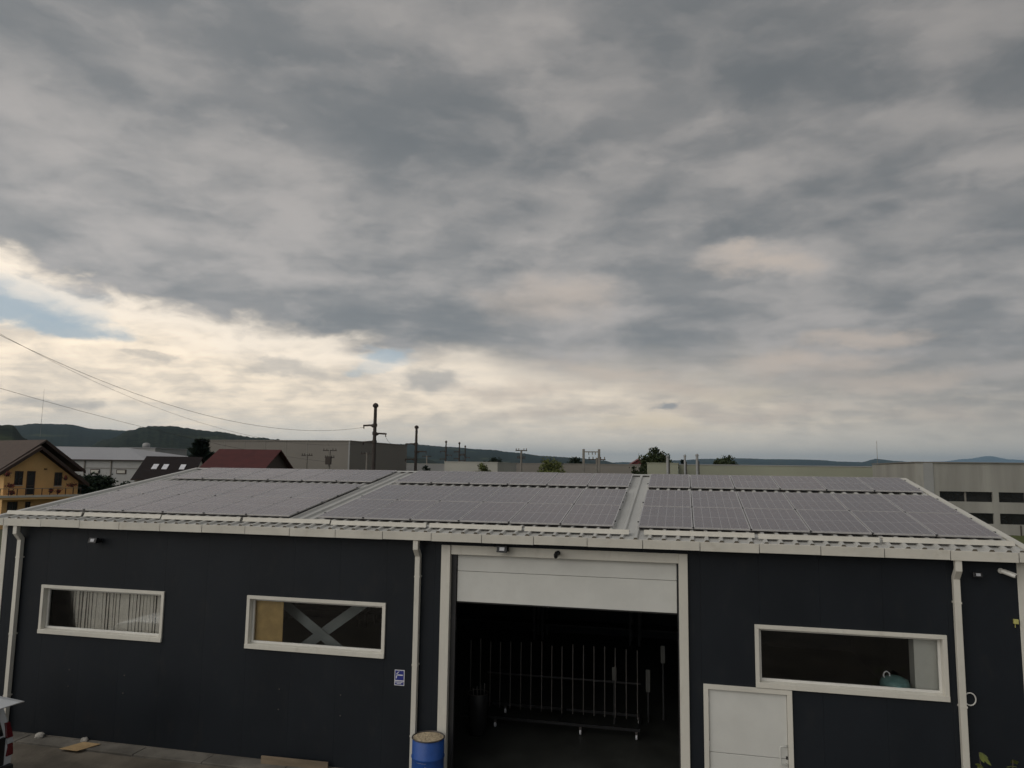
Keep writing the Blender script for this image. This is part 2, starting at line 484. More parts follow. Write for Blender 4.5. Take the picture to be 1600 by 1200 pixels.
M['red'] = mat('red_lamp', (0.11, 0.006, 0.010), 0.15, 0, .1, 5, spec=.6)
M['glass'] = glass_mat('window_glass')
M['darkglass'] = mat('dark_glass', (0.010, 0.011, 0.012), 0.06, 0, 0.02, 2, spec=.5)
M['solar'] = solar_mat()
M['dullboard'] = mat('dull_board', (0.15, 0.15, 0.14), 0.8)
M['leaf'] = mat('broad_leaf', (0.125, 0.145, 0.028), 0.6, 0, 0.35, 5)
M['stem'] = mat('bark', (0.09, 0.07, 0.05), 0.9, 0, .2, 8)

# ------------------------------------------------------------------ the workshop
H0 = 5.85
AROOF = R(9.01); TANA = math.tan(AROOF); CA, SA = math.cos(AROOF), math.sin(AROOF)
PAN0 = 4.728                                   # roof pan height at y = 0.725
def pan(y): return PAN0 + (y - 0.725) * TANA
XL, XR = -15.0, 5.50
YW = 0.28                                      # outer face of the front wall
YRIDGE = 7.0; YBACK = 13.72
JOINT0 = -13.7213
RIBW, RIBT, RIBH = 0.100, 0.046, 0.042

shop = empty('workshop', ((XL + XR) / 2, YW, 0))
tag(shop, 'long dark grey metal workshop with cream trim and a low pitched roof', 'workshop')

# --- front wall in metre-wide panels, with the openings left free
WINS = [(-13.81, -10.70, 2.155, 3.19), (-8.745, -5.71, 2.165, 3.215), (1.19, 4.235, 2.155, 3.215)]
DOOR = (0.305, 1.78, 0.0, 2.15)
GATE = (-4.60, 0.062, 0.0, 4.40)
OPEN = [(a + .05, b - .05, c + .05, d - .05) for a, b, c, d in WINS] + [(DOOR[0] + .05, DOOR[1] - .05, -1, DOOR[3] - .04), (GATE[0] + .06, GATE[1] - .06, -1, GATE[3] - .06)]
ZTOP = 4.585

def strip_boxes(mb, x0, x1, y0, y1, z0, z1):
    xs = sorted({x0, x1} | {x for o in OPEN for x in o[:2] if x0 < x < x1})
    for a, b in zip(xs, xs[1:]):
        mid = (a + b) / 2
        spans = [(z0, z1)]
        for o in OPEN:
            if o[0] < mid < o[1]:
                new = []
                for s, e in spans:
                    if o[3] <= s or o[2] >= e: new.append((s, e)); continue
                    if o[2] > s: new.append((s, o[2]))
                    if o[3] < e: new.append((o[3], e))
                spans = new
        for s, e in spans:
            if e - s > 0.01: mb.box(a, b, y0, y1, s, e)

xs = [XL + .12] + [JOINT0 + k for k in range(-1, 20) if XL + .2 < JOINT0 + k < XR - .3] + [XR - .12]
for a, b_ in zip(xs, xs[1:]):
    mb = MB(); strip_boxes(mb, a + .001, b_ - .001, YW, YW + .06, 0.06, ZTOP)
    if mb.v: mb.build('wall_panel', M['wall'], shop)
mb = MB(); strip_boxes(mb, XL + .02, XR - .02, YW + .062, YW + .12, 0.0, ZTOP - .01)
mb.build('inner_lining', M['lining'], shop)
# gable and rear walls
for x0, x1 in ((XL, XL + .1), (XR - .1, XR)):
    prof = [(YW + .13, 0), (YBACK, 0), (YBACK, pan(.28) - .085), (YRIDGE, pan(YRIDGE) - .085), (YW + .13, pan(YW + .13) - .085)]
    MB().prism(prof, 'x', x0, x1).build('gable_wall', M['wall'], shop)
MB().box(XL + .11, XR - .11, YBACK - .1, YBACK - .01, 0, 4.55).build('rear_wall', M['wall'], shop)
MB().box(XL + .13, XR - .13, YW - .028, YW - .002, 0.0, 0.056).build('plinth', M['concrete'], shop)
for x0, x1 in ((XL - .01, XL + .125), (XR - .165, XR + .01)):
    MB().box(x0, x1, YW - .012, YW + .125, 0.0, ZTOP - .02).build('corner_trim', M['trim'], shop, bevel=.004)

# --- roof sheets: trapezoid ribs, one sheet per metre
YE = 0.03
SLEN = (YRIDGE - YE) / CA
def sheet_mesh(width, ribs, name):
    mb = MB()
    prof = [(0, 0)]
    for r in ribs:
        prof += [(r - RIBW / 2, 0), (r - RIBT / 2, RIBH), (r + RIBT / 2, RIBH), (r + RIBW / 2, 0)]
    prof += [(width, 0)]
    prof = [prof[0]] + [p for i, p in enumerate(prof[1:]) if 0 <= p[0] <= width]
    n = len(prof)
    vs = [(x, 0, z) for x, z in prof] + [(x, SLEN, z) for x, z in prof]
    mb.faces(vs, [(i, i + 1, n + i + 1, n + i) for i in range(n - 1)])
    for r in ribs:                              # dark faces across the hollow rib ends, shade put into colour
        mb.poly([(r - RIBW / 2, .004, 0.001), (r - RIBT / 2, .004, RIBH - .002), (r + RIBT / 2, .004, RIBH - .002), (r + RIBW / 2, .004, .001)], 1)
    mb.poly([(0, 0, 0), (width, 0, 0), (width, 0, -.08), (0, 0, -.08)][::-1], 0)
    mb.poly([(0, 0, -.08), (0, SLEN, -.08), (width, SLEN, -.08), (width, 0, -.08)], 0)
    mb.poly([(0, 0, 0), (0, SLEN, 0), (0, SLEN, -.08), (0, 0, -.08)][::-1], 0)
    mb.poly([(width, 0, 0), (width, SLEN, 0), (width, SLEN, -.08), (width, 0, -.08)], 0)
    me = mb.mesh(name)
    me.materials.append(M['roof']); me.materials.append(M['rib_shade'])
    return me
full = sheet_mesh(0.999, [.1235 + .25 * k for k in range(4)], 'roof_sheet')
endl = sheet_mesh(0.22, [.06], 'roof_sheet_end')
sw = shop.location
for k in range(-1, 20):
    x = JOINT0 + k
    w_ = 1.0
    me = full
    if k == -1: me, x = full, JOINT0 - 1
    if x + 1 > XR: me = endl
    for back in (0, 1):
        o = bpy.data.objects.new('roof_sheet', me); COL.objects.link(o); o.parent = shop
        ww = .22 if me is endl else .999
        if back:
            o.location = Vector((x + ww, 2 * YRIDGE - YE, pan(YE))) - sw; o.rotation_euler = (AROOF, 0, math.pi)
        else:
            o.location = Vector((x, YE, pan(YE))) - sw; o.rotation_euler = (AROOF, 0, 0)
for back in (0, 1):
    o = bpy.data.objects.new('roof_sheet', endl); COL.objects.link(o); o.parent = shop
    if back: o.location = Vector((JOINT0 - 1.001, 2 * YRIDGE - YE, pan(YE))) - sw; o.rotation_euler = (AROOF, 0, math.pi)
    else: o.location = Vector((JOINT0 - 1.221, YE, pan(YE))) - sw; o.rotation_euler = (AROOF, 0, 0)
# verge flashings and ridge cap
for x0, x1 in ((XL - .02, XL + .12), (XR - .10, XR + .03)):
    prof = [(YE - .01, pan(YE) - .10), (YE - .01, pan(YE) + .052), (YRIDGE, pan(YRIDGE) + .052), (2 * YRIDGE - YE, pan(YE) + .052), (2 * YRIDGE - YE, pan(YE) - .10), (YRIDGE, pan(YRIDGE) - .06)]
    MB().prism(prof, 'x', x0, x1).build('verge_flashing', M['roof'] if x0 < 0 else M['trim'], shop, bevel=.006)
zr = pan(YRIDGE)
MB().prism([(YRIDGE - .16, zr - .16 * TANA + .040), (YRIDGE, zr + .048), (YRIDGE + .16, zr - .16 * TANA + .040), (YRIDGE, zr + .030)], 'x', XL + .13, XR - .11).build('ridge_cap', M['roof'], shop)

# --- gutter, one length per metre
gx = [XL - .02] + [JOINT0 + k for k in range(-1, 20)] + [XR + .03]
for a, b_ in zip(gx, gx[1:]):
    dz = random.uniform(-.004, .004)
    prof = [(0, 4.47), (0, 4.622), (.012, 4.628), (.018, 4.622), (.006, 4.616), (.006, 4.476), (.132, 4.476), (.132, 4.55), (.138, 4.55), (.138, 4.47)]
    MB().prism([(y + random.uniform(0, .003), z + dz) for y, z in prof], 'x', a + .006, b_ - .006).build('gutter_section', M['gutter'], shop)
# --- snow guards across the ribs (short lengths, not quite in line)
gbreaks = [-14.95, -12.92, -10.93, -9.0, -6.98, -4.90, -2.98, -.95, -.74, 1.26, 3.30, 5.38]
gi = 0
for a, b_ in zip(gbreaks, gbreaks[1:]):
    if b_ - a < .5: continue
    y0_ = .245 + (.035 if gi % 2 else 0.0) + random.uniform(-.012, .012)
    y1_ = y0_ + random.uniform(-.01, .03)
    gap = .03
    mb = MB()
    def gpt(x, y, h):
        return (x, y + h * .42, pan(y) + RIBH + .002 + h * .95)
    t_ = .012
    vs = []
    gh = .088
    for x, y in ((a + gap, y0_), (b_ - gap, y1_)):
        top = gpt(x, y, gh)
        vs += [gpt(x, y, 0), top, (x, top[1] + .05, top[2] - .004), (x, y + .24, pan(y + .24) + RIBH + .004), (x, y + .22, pan(y + .22) + RIBH + .003), (x, top[1] + .04, top[2] - .018), (x, top[1] + t_, top[2] - .014), (x, y + t_, pan(y + t_) + RIBH + .003)]
    mb.faces(vs, [(i, (i + 1) % 8, 8 + (i + 1) % 8, 8 + i) for i in range(8)] + [tuple(range(7, -1, -1)), tuple(range(8, 16))])
    mb.build('snow_guard', M['gutter'], shop)
    gi += 1

# --- downpipes
for px_ in (-14.42, -5.045, 4.40):
    d = MB()
    path = [(.072, 4.466), (.072, 4.31), (.205, 4.165), (.205, .09)]
    hw = .05
    vs = []
    off = [(0, -hw), (0, -hw), (0, -hw), (0, -hw)]
    front = [(.072 - hw, 4.466), (.072 - hw, 4.29), (.205 - hw, 4.145), (.205 - hw, .09)]
    backp = [(.072 + hw, 4.466), (.072 + hw, 4.33), (.205 + hw, 4.185), (.205 + hw, .09)]
    for (fy, fz), (by, bz) in zip(front, backp):
        vs += [(px_ - hw, fy, fz), (px_ + hw, fy, fz), (px_ + hw, by, bz), (px_ - hw, by, bz)]
    fs = [(i * 4 + k, i * 4 + (k + 1) % 4, (i + 1) * 4 + (k + 1) % 4, (i + 1) * 4 + k) for i in range(3) for k in range(4)] + [(3, 2, 1, 0), (12, 13, 14, 15)]
    d.faces(vs, fs)
    pipe = d.build('downpipe', M['trim'], shop, bevel=.006)
    for z in (3.75, 2.1, .8):
        MB().box(px_ - .055, px_ + .058, .151, .279, z, z + .03).build('strap', M['trim'], pipe)

# --- windows
def window(o, frame_w=.085):
    x0, x1, z0, z1 = o
    wn = MB(); yf, yb = YW - .035, YW + .19
    wn.box(x0, x1, yf, yb, z1 - frame_w * .8, z1)
    wn.box(x0, x1, yf - .012, yb, z0, z0 + frame_w * 1.05)
    wn.box(x0, x0 + frame_w * .8, yf + .001, yb, z0 + frame_w * 1.05, z1 - frame_w * .8)
    wn.box(x1 - frame_w * .8, x1, yf + .001, yb, z0 + frame_w * 1.05, z1 - frame_w * .8)
    w_ = wn.build('window', M['trim'], shop, bevel=.004)
    a, b_, c, d = x0 + .068, x1 - .068, z0 + .0895, z1 - .068
    fr = MB(); s = .045
    fr.box(a + .001, b_ - .001, YW + .085, YW + .145, c + .001, c + s); fr.box(a + .001, b_ - .001, YW + .085, YW + .145, d - s, d - .001)
    fr.box(a + .001, a + s, YW + .086, YW + .144, c + s, d - s); fr.box(b_ - s, b_ - .001, YW + .086, YW + .144, c + s, d - s)
    fr.build('frame', M['pvc'], w_, bevel=.004)
    MB().box(a + s - .004, b_ - s + .004, YW + .110, YW + .116, c + s - .004, d - s + .004).build('pane', M['glass'], w_)
    return w_
for o in WINS: window(o)

# --- personnel door
x0, x1, z0, z1 = DOOR
db = MB(); fw = .085
db.box(x0, x0 + fw, YW - .032, YW + .12, 0.02, z1 - fw); db.box(x1 - fw, x1, YW - .032, YW + .12, 0.02, z1 - fw); db.box(x0, x1, YW - .033, YW + .12, z1 - fw, z1 - .003)
door = db.build('door', M['trim'], shop, bevel=.004)
MB().box(x0 + fw + .004, x1 - fw - .004, YW + .01, YW + .06, .03, 1.0).build('leaf_panel', M['white'], door, bevel=.006)
MB().box(x0 + fw + .004, x1 - fw - .004, YW + .01, YW + .06, 1.008, z1 - fw - .004).build('leaf_panel', M['white'], door, bevel=.006)
for hz_ in (.35, 1.1, 1.85): MB().tube([(x0 + fw + .002, YW - .002, hz_), (x0 + fw + .002, YW - .002, hz_ + .09)], .011, 8).build('hinge', M['pvc'], door)
hx = x1 - fw - .075
MB().tube([(hx + .045, YW + .008, 1.225), (hx + .04, YW - .055, 1.225), (hx - .05, YW - .06, 1.225), (hx - .06, YW - .06, 1.20), (hx - .06, YW - .06, .95), (hx - .05, YW - .06, .925), (hx + .04, YW - .055, .925), (hx + .045, YW + .008, .925)], .012, 8).build('handle', M['white'], door, smooth=True)
MB().box(hx + .035, hx + .065, YW - .002, YW + .009, 1.0, 1.05).build('lock', M['dark_metal'], door)

# --- sectional gate, raised about a fifth of the way
gx0, gx1, _, gz = GATE
MB().box(gx0 + .015, gx0 + .195, YW - .05, YW + .16, 0, gz - .02).build('gate_post', M['trim'], shop, bevel=.005)
MB().box(gx1 - .16, gx1, YW - .05, YW + .16, 0, gz - .02).build('gate_post', M['trim'], shop, bevel=.005)
MB().box(gx0 + .201, gx1 - .161, YW - .02, YW + .15, 4.205, gz - .021).build('gate_lintel', M['trim'], shop, bevel=.004)
MB().box(gx0 + .205, gx0 + .30, YW + .05, YW + .13, .02, 4.20).build('gate_track', M['dark_metal'], shop)
MB().box(gx1 - .185, gx1 - .162, YW + .05, YW + .13, .02, 4.20).build('gate_track', M['dark_metal'], shop)
gate = MB().box(gx0 + .31, gx1 - .195, YW + .131, YW + .135, 3.30, 4.20).build('sectional_gate', M['dark_metal'], shop)
for a, b_ in ((3.310, 3.880), (3.887, 4.198)):
    MB().box(gx0 + .31, gx1 - .195, YW + .085, YW + .128, a, b_).build('gate_section', M['white'], gate, bevel=.006)
MB().box(gx0 + .31, gx1 - .195, YW + .09, YW + .125, 3.285, 3.308).build('seal', M['rubber'], gate)
# --- bolts left in the wall
for bx_, bz_ in ((-12.93, 1.44), (-11.55, 1.42), (-12.93, 1.1), (-11.55, 1.06), (-7.93, 1.42), (-6.60, 1.41), (-7.93, 1.03), (-6.59, 1.02)):
    MB().lathe([(.014, 0), (.012, .012), (.004, .016)], (0, 0, 0), 8).build('bolt', M['galv'], shop, local=True).matrix_local = Matrix.Translation(Vector((bx_, YW - .001, bz_)) - sw) @ Matrix.Rotation(R(90), 4, 'X')
# --- steel cross brace and column inside
mb = MB(); mb.beam((-8.95, .90, 3.41), (-6.30, .90, 1.68), .012, .20, up=(0, 0, 1)); mb.build('brace', M['steel'], shop)
mb = MB(); mb.beam((-5.85, .93, 3.50), (-8.35, .93, 1.70), .012, .20, up=(0, 0, 1)); mb.build('brace', M['steel'], shop)
MB().box(3.79, 4.35, .50, .80, 0, 4.4).build('column', M['pvc'], shop)
MB().box(1.4, 3.78, .43, .85, 2.08, 2.12).build('inner_shelf', M['wood'], shop)

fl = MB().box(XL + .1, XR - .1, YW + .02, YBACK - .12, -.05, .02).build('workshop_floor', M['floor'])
tag(fl, kind='structure')

# ------------------------------------------------------------------ solar panels: three arrays, three rows of six
PW, PT = 1.012, .030
def panel_meshes(L_):
    fr = MB(); e = .018
    fr.box(0, PW, 0, e, -PT, 0); fr.box(0, PW, L_ - e, L_, -PT, 0); fr.box(0, e, e, L_ - e, -PT, 0); fr.box(PW - e, PW, e, L_ - e, -PT, 0)
    gl = MB(); gl.box(e - .001, PW - e + .001, e - .001, L_ - e + .001, -.010, -.0025)
    return fr, gl
ORD = ['first', 'second', 'third', 'fourth', 'fifth', 'last']
fr_, gl_ = panel_meshes(1.86)
me_f = fr_.mesh('panel_frame'); me_f.materials.append(M['alu'])
me_g = gl_.mesh('panel_glass', Vector((.018, .018, 0))); me_g.materials.append(M['solar'])
cl_ = MB().box(-.016, .016, -.02, .02, -.012, .006); me_c = cl_.mesh('clamp'); me_c.materials.append(M['dark_metal'])
nrm = Vector((0, -SA, CA)); slp = Vector((0, CA, SA))
base = Vector((0, .725, PAN0)) + nrm * .097
ROWS = [('bottom', 0.0), ('middle', 1.895), ('top', 4.272)]
for aname, ax in (('left', -14.314), ('middle', -7.484), ('right', -.853)):
    for rname, t in ROWS:
        for i in range(6):
            q = base + slp * t + nrm * random.uniform(-.001, .002)
            o = empty('solar_panel', (ax + 1.03 * i + .009, q.y, q.z), 0, AROOF + random.uniform(-.0012, .0012))
            tag(o, f'{ORD[i]} solar panel from the left in the {rname} row of the {aname} roof array', 'solar panel', f'solar panels of the {aname} array')
            f = bpy.data.objects.new('frame', me_f); COL.objects.link(f); f.parent = o
            g = bpy.data.objects.new('glass', me_g); COL.objects.link(g); g.parent = o; g.location = (.018, .018, 0)
            spots = [(PW + .009, -.004)] if i < 5 else [(PW + .012, .35), (PW + .012, 1.45)]
            if i == 0: spots.append((-.012, .35))
            for s in spots:
                c = bpy.data.objects.new('clamp', me_c); COL.objects.link(c); c.parent = o; c.location = (s[0], s[1], 0)

# ------------------------------------------------------------------ ground
gm, gb, gp = principled('far_ground')
geo = gb.n('ShaderNodeNewGeometry')
n1 = gb.noise(geo.outputs['Position'], 0.004, 6, 0.6); n2 = gb.noise(geo.outputs['Position'], 0.35, 5, 0.6)
gc = gb.mix(gb.smooth(n1, .4, .6), (0.055, 0.070, 0.028), (0.10, 0.095, 0.05))
gb.put(gp.inputs['Base Color'], gb.mix(gb.mul(n2, .5), gc, (0.035, 0.045, 0.018)))
gp.inputs['Roughness'].default_value = .95
mb = MB()
NSEG = 96
for r0, r1 in ((0.01, 200), (200, 3000), (3000, 46000)):
    for k in range(NSEG):
        a, b_ = k * 2 * math.pi / NSEG, (k + 1) * 2 * math.pi / NSEG
        mb.poly([(r0 * math.cos(a), r0 * math.sin(a), -.012), (r1 * math.cos(a), r1 * math.sin(a), -.012), (r1 * math.cos(b_), r1 * math.sin(b_), -.012), (r0 * math.cos(b_), r0 * math.sin(b_), -.012)])
tag(mb.build('ground', gm), kind='structure')
tag(MB().box(-45, 22, -45, -.165, -.06, 0.0).build('yard', M['yard']), kind='structure')
tag(MB().box(-45, 22, -.16, YW + .015, -.06, -.004).build('yard_edge', M['yard']), kind='structure')
apron = MB().box(-15.6, 6.2, -.145, YW - .03, -.05, .012).build('apron', M['concrete']); tag(apron, kind='structure')
x = -15.4
while x < 6:
    w_ = random.uniform(1.35, 1.75)
    if not (x > -4.7 and x < 0.1) and not (x + w_ > -4.6 and x < 0):
        MB().box(x + .008, x + w_ - .008, -.14 + random.uniform(-.008, .008), YW - .031, .0125, .046 + random.uniform(-.006, .006)).build('paving_slab', M['concrete'], apron, bevel=.008)
    x += w_

# ------------------------------------------------------------------ blue drum
dr = empty('drum', (-4.62, -.16, 0)); tag(dr, 'blue steel drum filled with pale sawdust beside the gate post', 'drum')
R_ = .292
prof = [(R_ * .97, 0), (R_, .02), (R_, .30), (R_ + .012, .315), (R_ + .012, .335), (R_, .35), (R_, .60), (R_ + .012, .615), (R_ + .012, .635), (R_, .65), (R_, .93), (R_ - .012, .94)]
MB().lathe(prof, (-4.62, -.16, .001), 40).build('body', M['blue'], dr, smooth=True)
mb = MB(); seg = 48
mb.tube([(-4.62 + (R_ + .002) * math.cos(k * 2 * math.pi / seg), -.16 + (R_ + .002) * math.sin(k * 2 * math.pi / seg), .952) for k in range(seg + 1)], .012, 8, caps=False)
mb.build('rim', M['galv'], dr, smooth=True)
mb = MB(); rings = 7; seg = 28
vs = [(-4.62, -.16, .972)]
for i in range(1, rings + 1):
    for k in range(seg):
        a = k * 2 * math.pi / seg; r = (R_ - .014) * i / rings
        vs.append((-4.62 + r * math.cos(a), -.16 + r * math.sin(a), .945 + .022 * (1 - (i / rings) ** 2) + (random.uniform(-.008, .010) if i < rings else 0)))
fs = [(0, 1 + k, 1 + (k + 1) % seg) for k in range(seg)]
for i in range(rings - 1):
    fs += [(1 + i * seg + k, 1 + (i + 1) * seg + k, 1 + (i + 1) * seg + (k + 1) % seg, 1 + i * seg + (k + 1) % seg) for k in range(seg)]
mb.faces(vs, fs); mb.build('filling', M['chips'], dr)
for a0, a1, z in ((-2.0, -1.35, .60), (-1.45, -1.30, .545), (-1.45, -1.34, .50)):    # scuffed lines of stencilling
    mb = MB(); n = 8
    for k in range(n):
        if random.random() < .25: continue
        a, b_ = a0 + (a1 - a0) * k / n, a0 + (a1 - a0) * (k + .8) / n
        rr = R_ + .0025
        mb.poly([(-4.62 + rr * math.cos(a), -.16 + rr * math.sin(a), z - .02), (-4.62 + rr * math.cos(b_), -.16 + rr * math.sin(b_), z - .02), (-4.62 + rr * math.cos(b_), -.16 + rr * math.sin(b_), z - .016), (-4.62 + rr * math.cos(a), -.16 + rr * math.sin(a), z - .016)])
    if mb.v: mb.build('scuff', M['alu'], dr)

# ------------------------------------------------------------------ lamps, cameras and small fittings on the wall
def flood(x, z, label, white=False, y=YW, s=1.0):
    t = empty('flood_light', (x, y, z)); tag(t, label, 'flood light', 'flood lights under the eaves')
    MB().box(x + .02 * s, x + .10 * s, y - .10 * s, y - .001, z - .06 * s, z + .03 * s).build('bracket', M['black'], t)
    mb = MB(); c = -.22 * s
    mb.faces([(x - .13 * s, y + c, z + .07 * s), (x + .11 * s, y + c, z + .07 * s), (x + .11 * s, y + c - .05 * s, z - .07 * s), (x - .13 * s, y + c - .05 * s, z - .07 * s),
              (x - .10 * s, y - .09 * s, z + .05 * s), (x + .08 * s, y - .09 * s, z + .05 * s), (x + .08 * s, y - .10 * s, z - .08 * s), (x - .10 * s, y - .10 * s, z - .08 * s)],
             [(3, 2, 1, 0), (4, 5, 6, 7), (0, 1, 5, 4), (1, 2, 6, 5), (2, 3, 7, 6), (3, 0, 4, 7)])
    mb.build('body', M['pvc'] if white else M['black'], t, bevel=.01)
    mb = MB()
    mb.faces([(x - .06 * s, y + c - .013 * s - .006, z + .04 * s), (x + .05 * s, y + c - .013 * s - .006, z + .04 * s), (x + .05 * s, y + c - .036 * s - .006, z - .03 * s), (x - .06 * s, y + c - .036 * s - .006, z - .03 * s),
              (x - .06 * s, y + c - .011 * s + .004, z + .04 * s), (x + .05 * s, y + c - .011 * s + .004, z + .04 * s), (x + .05 * s, y + c - .036 * s + .004, z - .03 * s), (x - .06 * s, y + c - .036 * s + .004, z - .03 * s)],
             [(3, 2, 1, 0), (4, 5, 6, 7), (0, 1, 5, 4), (1, 2, 6, 5), (2, 3, 7, 6), (3, 0, 4, 7)])
    mb.build('lens', M['lens'], t)
    return t
flood(-12.42, 4.21, 'black flood light under the eaves above the window with blinds', s=.85)
flood(-3.33, 4.36, 'black flood light hung over the left half of the open gate', y=YW - .02, s=.85)
flood(4.72, 4.235, 'small black flood light under the eaves beside the right downpipe', s=.6)

def bullet(x, y, z, d, m, label):
    t = empty('security_camera', (x, y, z)); tag(t, label, 'camera', 'security cameras')
    d = Vector(d).normalized(); p = Vector((x, y - .09, z))
    MB().lathe([(.045, 0), (.045, .02), (.03, .03)], (0, 0, 0), 14).build('mount', m, t, local=True).matrix_local = Matrix.Translation((0, -.001, 0)) @ Matrix.Rotation(R(90), 4, 'X')
    MB().tube([(x, y - .02, z), (x, y - .06, z - .005), p + d * .05], .014, 8).build('arm', m, t, smooth=True)
    MB().tube([p - d * .02, p - d * .018, p + d * .17, p + d * .19], [.02, .036, .036, .030], 16).build('body', m, t)
    MB().tube([p + d * .1895, p + d * .194], .022, 12).build('lens', M['darkglass'], t)
    MB().beam(p + d * .02 + Vector((0, 0, .040)), p + d * .215 + Vector((0, 0, .040)), .07, .006).build('hood', m, t)
    return t
bullet(5.10, YW, 4.30, (.85, -.65, -.35), M['pvc'], 'white bullet security camera under the eaves at the right corner')
bullet(-2.30, YW - .02, 4.31, (.0, -1, -.25), M['black'], 'small black security camera over the middle of the gate')
jb = empty('junction_box', (5.27, YW, 3.44)); tag(jb, 'small yellow junction box on the dark wall near the right corner', 'junction box')
MB().box(5.235, 5.305, YW - .05, YW - .001, 3.46, 3.535).build('box', M['yellow'], jb, bevel=.006)
MB().tube([(5.26, YW - .02, 3.46), (5.258, YW - .02, 3.43), (5.262, YW - .012, 3.40)], .007, 6).build('cable', M['yellow'], jb)
mb = MB(); pts = [(4.53 + .085 * math.cos(a), YW - .03 - .01 * math.sin(a * .5), 2.225 + .10 * math.sin(a)) for a in [R(190) - k * R(15) for k in range(23)]]
mb.tube([(4.45, YW - .02, 2.30)] + pts[3:], .011, 6)
tag(mb.build('cable_loop', M['pvc'], smooth=True), 'white cable loop hanging beside the right downpipe', 'cable')

# warning notice left of the gate
sg = empty('notice', (-5.385, YW, 1.68)); tag(sg, 'blue and white safety notice on the wall left of the gate', 'sign')
x0, x1, z0, z1 = -5.487, -5.285, 1.682, 1.972
MB().box(x0, x1, YW - .006, YW - .001, z0, z1).build('plate', M['signwhite'], sg)
MB().box(x0 + .014, x1 - .014, YW - .009, YW - .0062, z0 + .100, z1 - .014).build('blue_field', M['signblue'], sg)
MB().box(x0 + .014, x1 - .014, YW - .009, YW - .0062, z0 + .014, z0 + .078).build('caption_band', M['signblue'], sg)
mb = MB()                                           # white pictogram: bent arm over a low stand
ym = YW - .0115
def flat(mb, pts):
    mb.prism(pts, 'y', ym, ym + .002)
fx, fz = x0 + .014, z0 + .100
flat(mb, [(fx + .03, fz + .085), (fx + .155, fz + .085), (fx + .155, fz + .105), (fx + .05, fz + .105)])
flat(mb, [(fx + .015, fz + .106), (fx + .04, fz + .106), (fx + .075, fz + .15), (fx + .085, fz + .165), (fx + .06, fz + .155)])
flat(mb, [(fx + .012, fz + .03), (fx + .03, fz + .03), (fx + .042, fz + .084), (fx + .022, fz + .084)])
mb.build('pictogram', M['signwhite'], sg)
mb = MB()
for zz, segs in ((z0 + .055, ((.018, .05), (.055, .10), (.105, .16))), (z0 + .030, ((.05, .085), (.09, .13)))):
    for a, b_ in segs: flat(mb, [(x0 + a, zz), (x0 + b_ + .01, zz), (x0 + b_ + .01, zz + .013), (x0 + a, zz + .013)])
mb.build('caption', M['signwhite'], sg)

# ------------------------------------------------------------------ behind the windows
bl = empty('vertical_blind', (-12.0, .56, 2.2)); tag(bl, 'pale vertical blind drawn across the leftmost window', 'blind')
MB().box(-13.72, -10.78, .48, .53, 3.16, 3.20).build('headrail', M['pvc'], bl)
mb = MB().box(-.0445, .0445, -.0008, .0008, 0, .97); me = mb.mesh('slat'); me.materials.append(M['blind'])
x = -13.33; k = 0
while x < -10.74:
    s = bpy.data.objects.new('slat', me); COL.objects.link(s); s.parent = bl
    s.location = Vector((x, .505 + random.uniform(-.006, .006), 2.19)) - bl.location; s.rotation_euler = (random.uniform(-.008, .008), random.uniform(-.012, .012), R(random.choice([0, -3, -6, -9, -12, -16, -26])))
    x += random.choice([.078, .082, .085, .088, .094]); k += 1
cs = MB(); cs.prism([(-8.68, 2.05), (-8.02, 2.05), (-8.03, 3.22), (-8.50, 3.21), (-8.69, 3.20)], 'y', .455, .47)
tag(cs.build('cardboard_sheet', M['card2']), 'tan cardboard sheet standing inside the second window', 'cardboard')
cn = empty('canister', (3.52, .60, 2.12)); tag(cn, 'teal plastic canister with a ring handle inside the right window', 'canister')
MB().lathe([(.22, 0), (.235, .02), (.235, .17), (.21, .24), (.12, .285), (.06, .30)], (3.50, .62, 2.125), 20).build('body', M['teal'], cn, smooth=True)
MB().tube([(3.37 + .05 * math.cos(a), .60, 2.43 + .06 * math.sin(a)) for a in [k * math.pi / 8 for k in range(17)]], .011, 6, caps=False).build('ring', M['signwhite'], cn)

# inside the gate: trolley of steel uprights, bin, offcuts, added boards
tr = empty('stock_trolley', (-2.7, 3.9, .02)); tag(tr, 'steel stock trolley with a row of uprights on white castors inside the gate', 'trolley')
fb = MB()
for y in (3.42, 4.42): fb.box(-5.10, -.98, y - .03, y + .03, .20, .26)
for x in (-4.59, -2.8, -1.01): fb.box(x - .03, x + .03, 3.45, 4.39, .20, .26)
fb.build('base_frame', M['black'], tr)
for i in range(17):
    x = -5.02 + i * .247 + random.uniform(-.01, .01)
    MB().box(x - .011, x + .011, 3.995, 4.017, .261, 1.80 + random.uniform(-.05, .03)).build('upright', M['galv'], tr)
MB().box(-4.60, -1.0, 4.021, 4.05, 1.02, 1.06).build('rail', M['black'], tr)
for x, y in ((-4.24, 3.42), (-2.29, 3.42), (-1.06, 4.40), (-4.24, 4.42), (-1.06, 3.42)):
    c = MB().box(x - .025, x + .025, y - .035, y + .035, .10, .199).build('castor', M['galv'], tr)
    MB().tube([(x - .018, y, .082), (x + .018, y, .082)], .06, 14).build('wheel', M['signwhite'], c)
bn = empty('waste_bin', (-4.82, 2.88, .02)); tag(bn, 'dark round waste bin just inside the left side of the gate', 'bin')
MB().lathe([(.19, 0), (.23, .86), (.225, .87), (.18, .03)], (-4.82 + .3, 2.88, .021), 24).build('body', M['dark_metal'], bn, smooth=True)
MB().tube([(-4.52 + .235 * math.cos(k * math.pi / 14), 2.88 + .235 * math.sin(k * math.pi / 14), .895) for k in range(29)], .010, 6, caps=False).build('rim', M['galv'], bn)
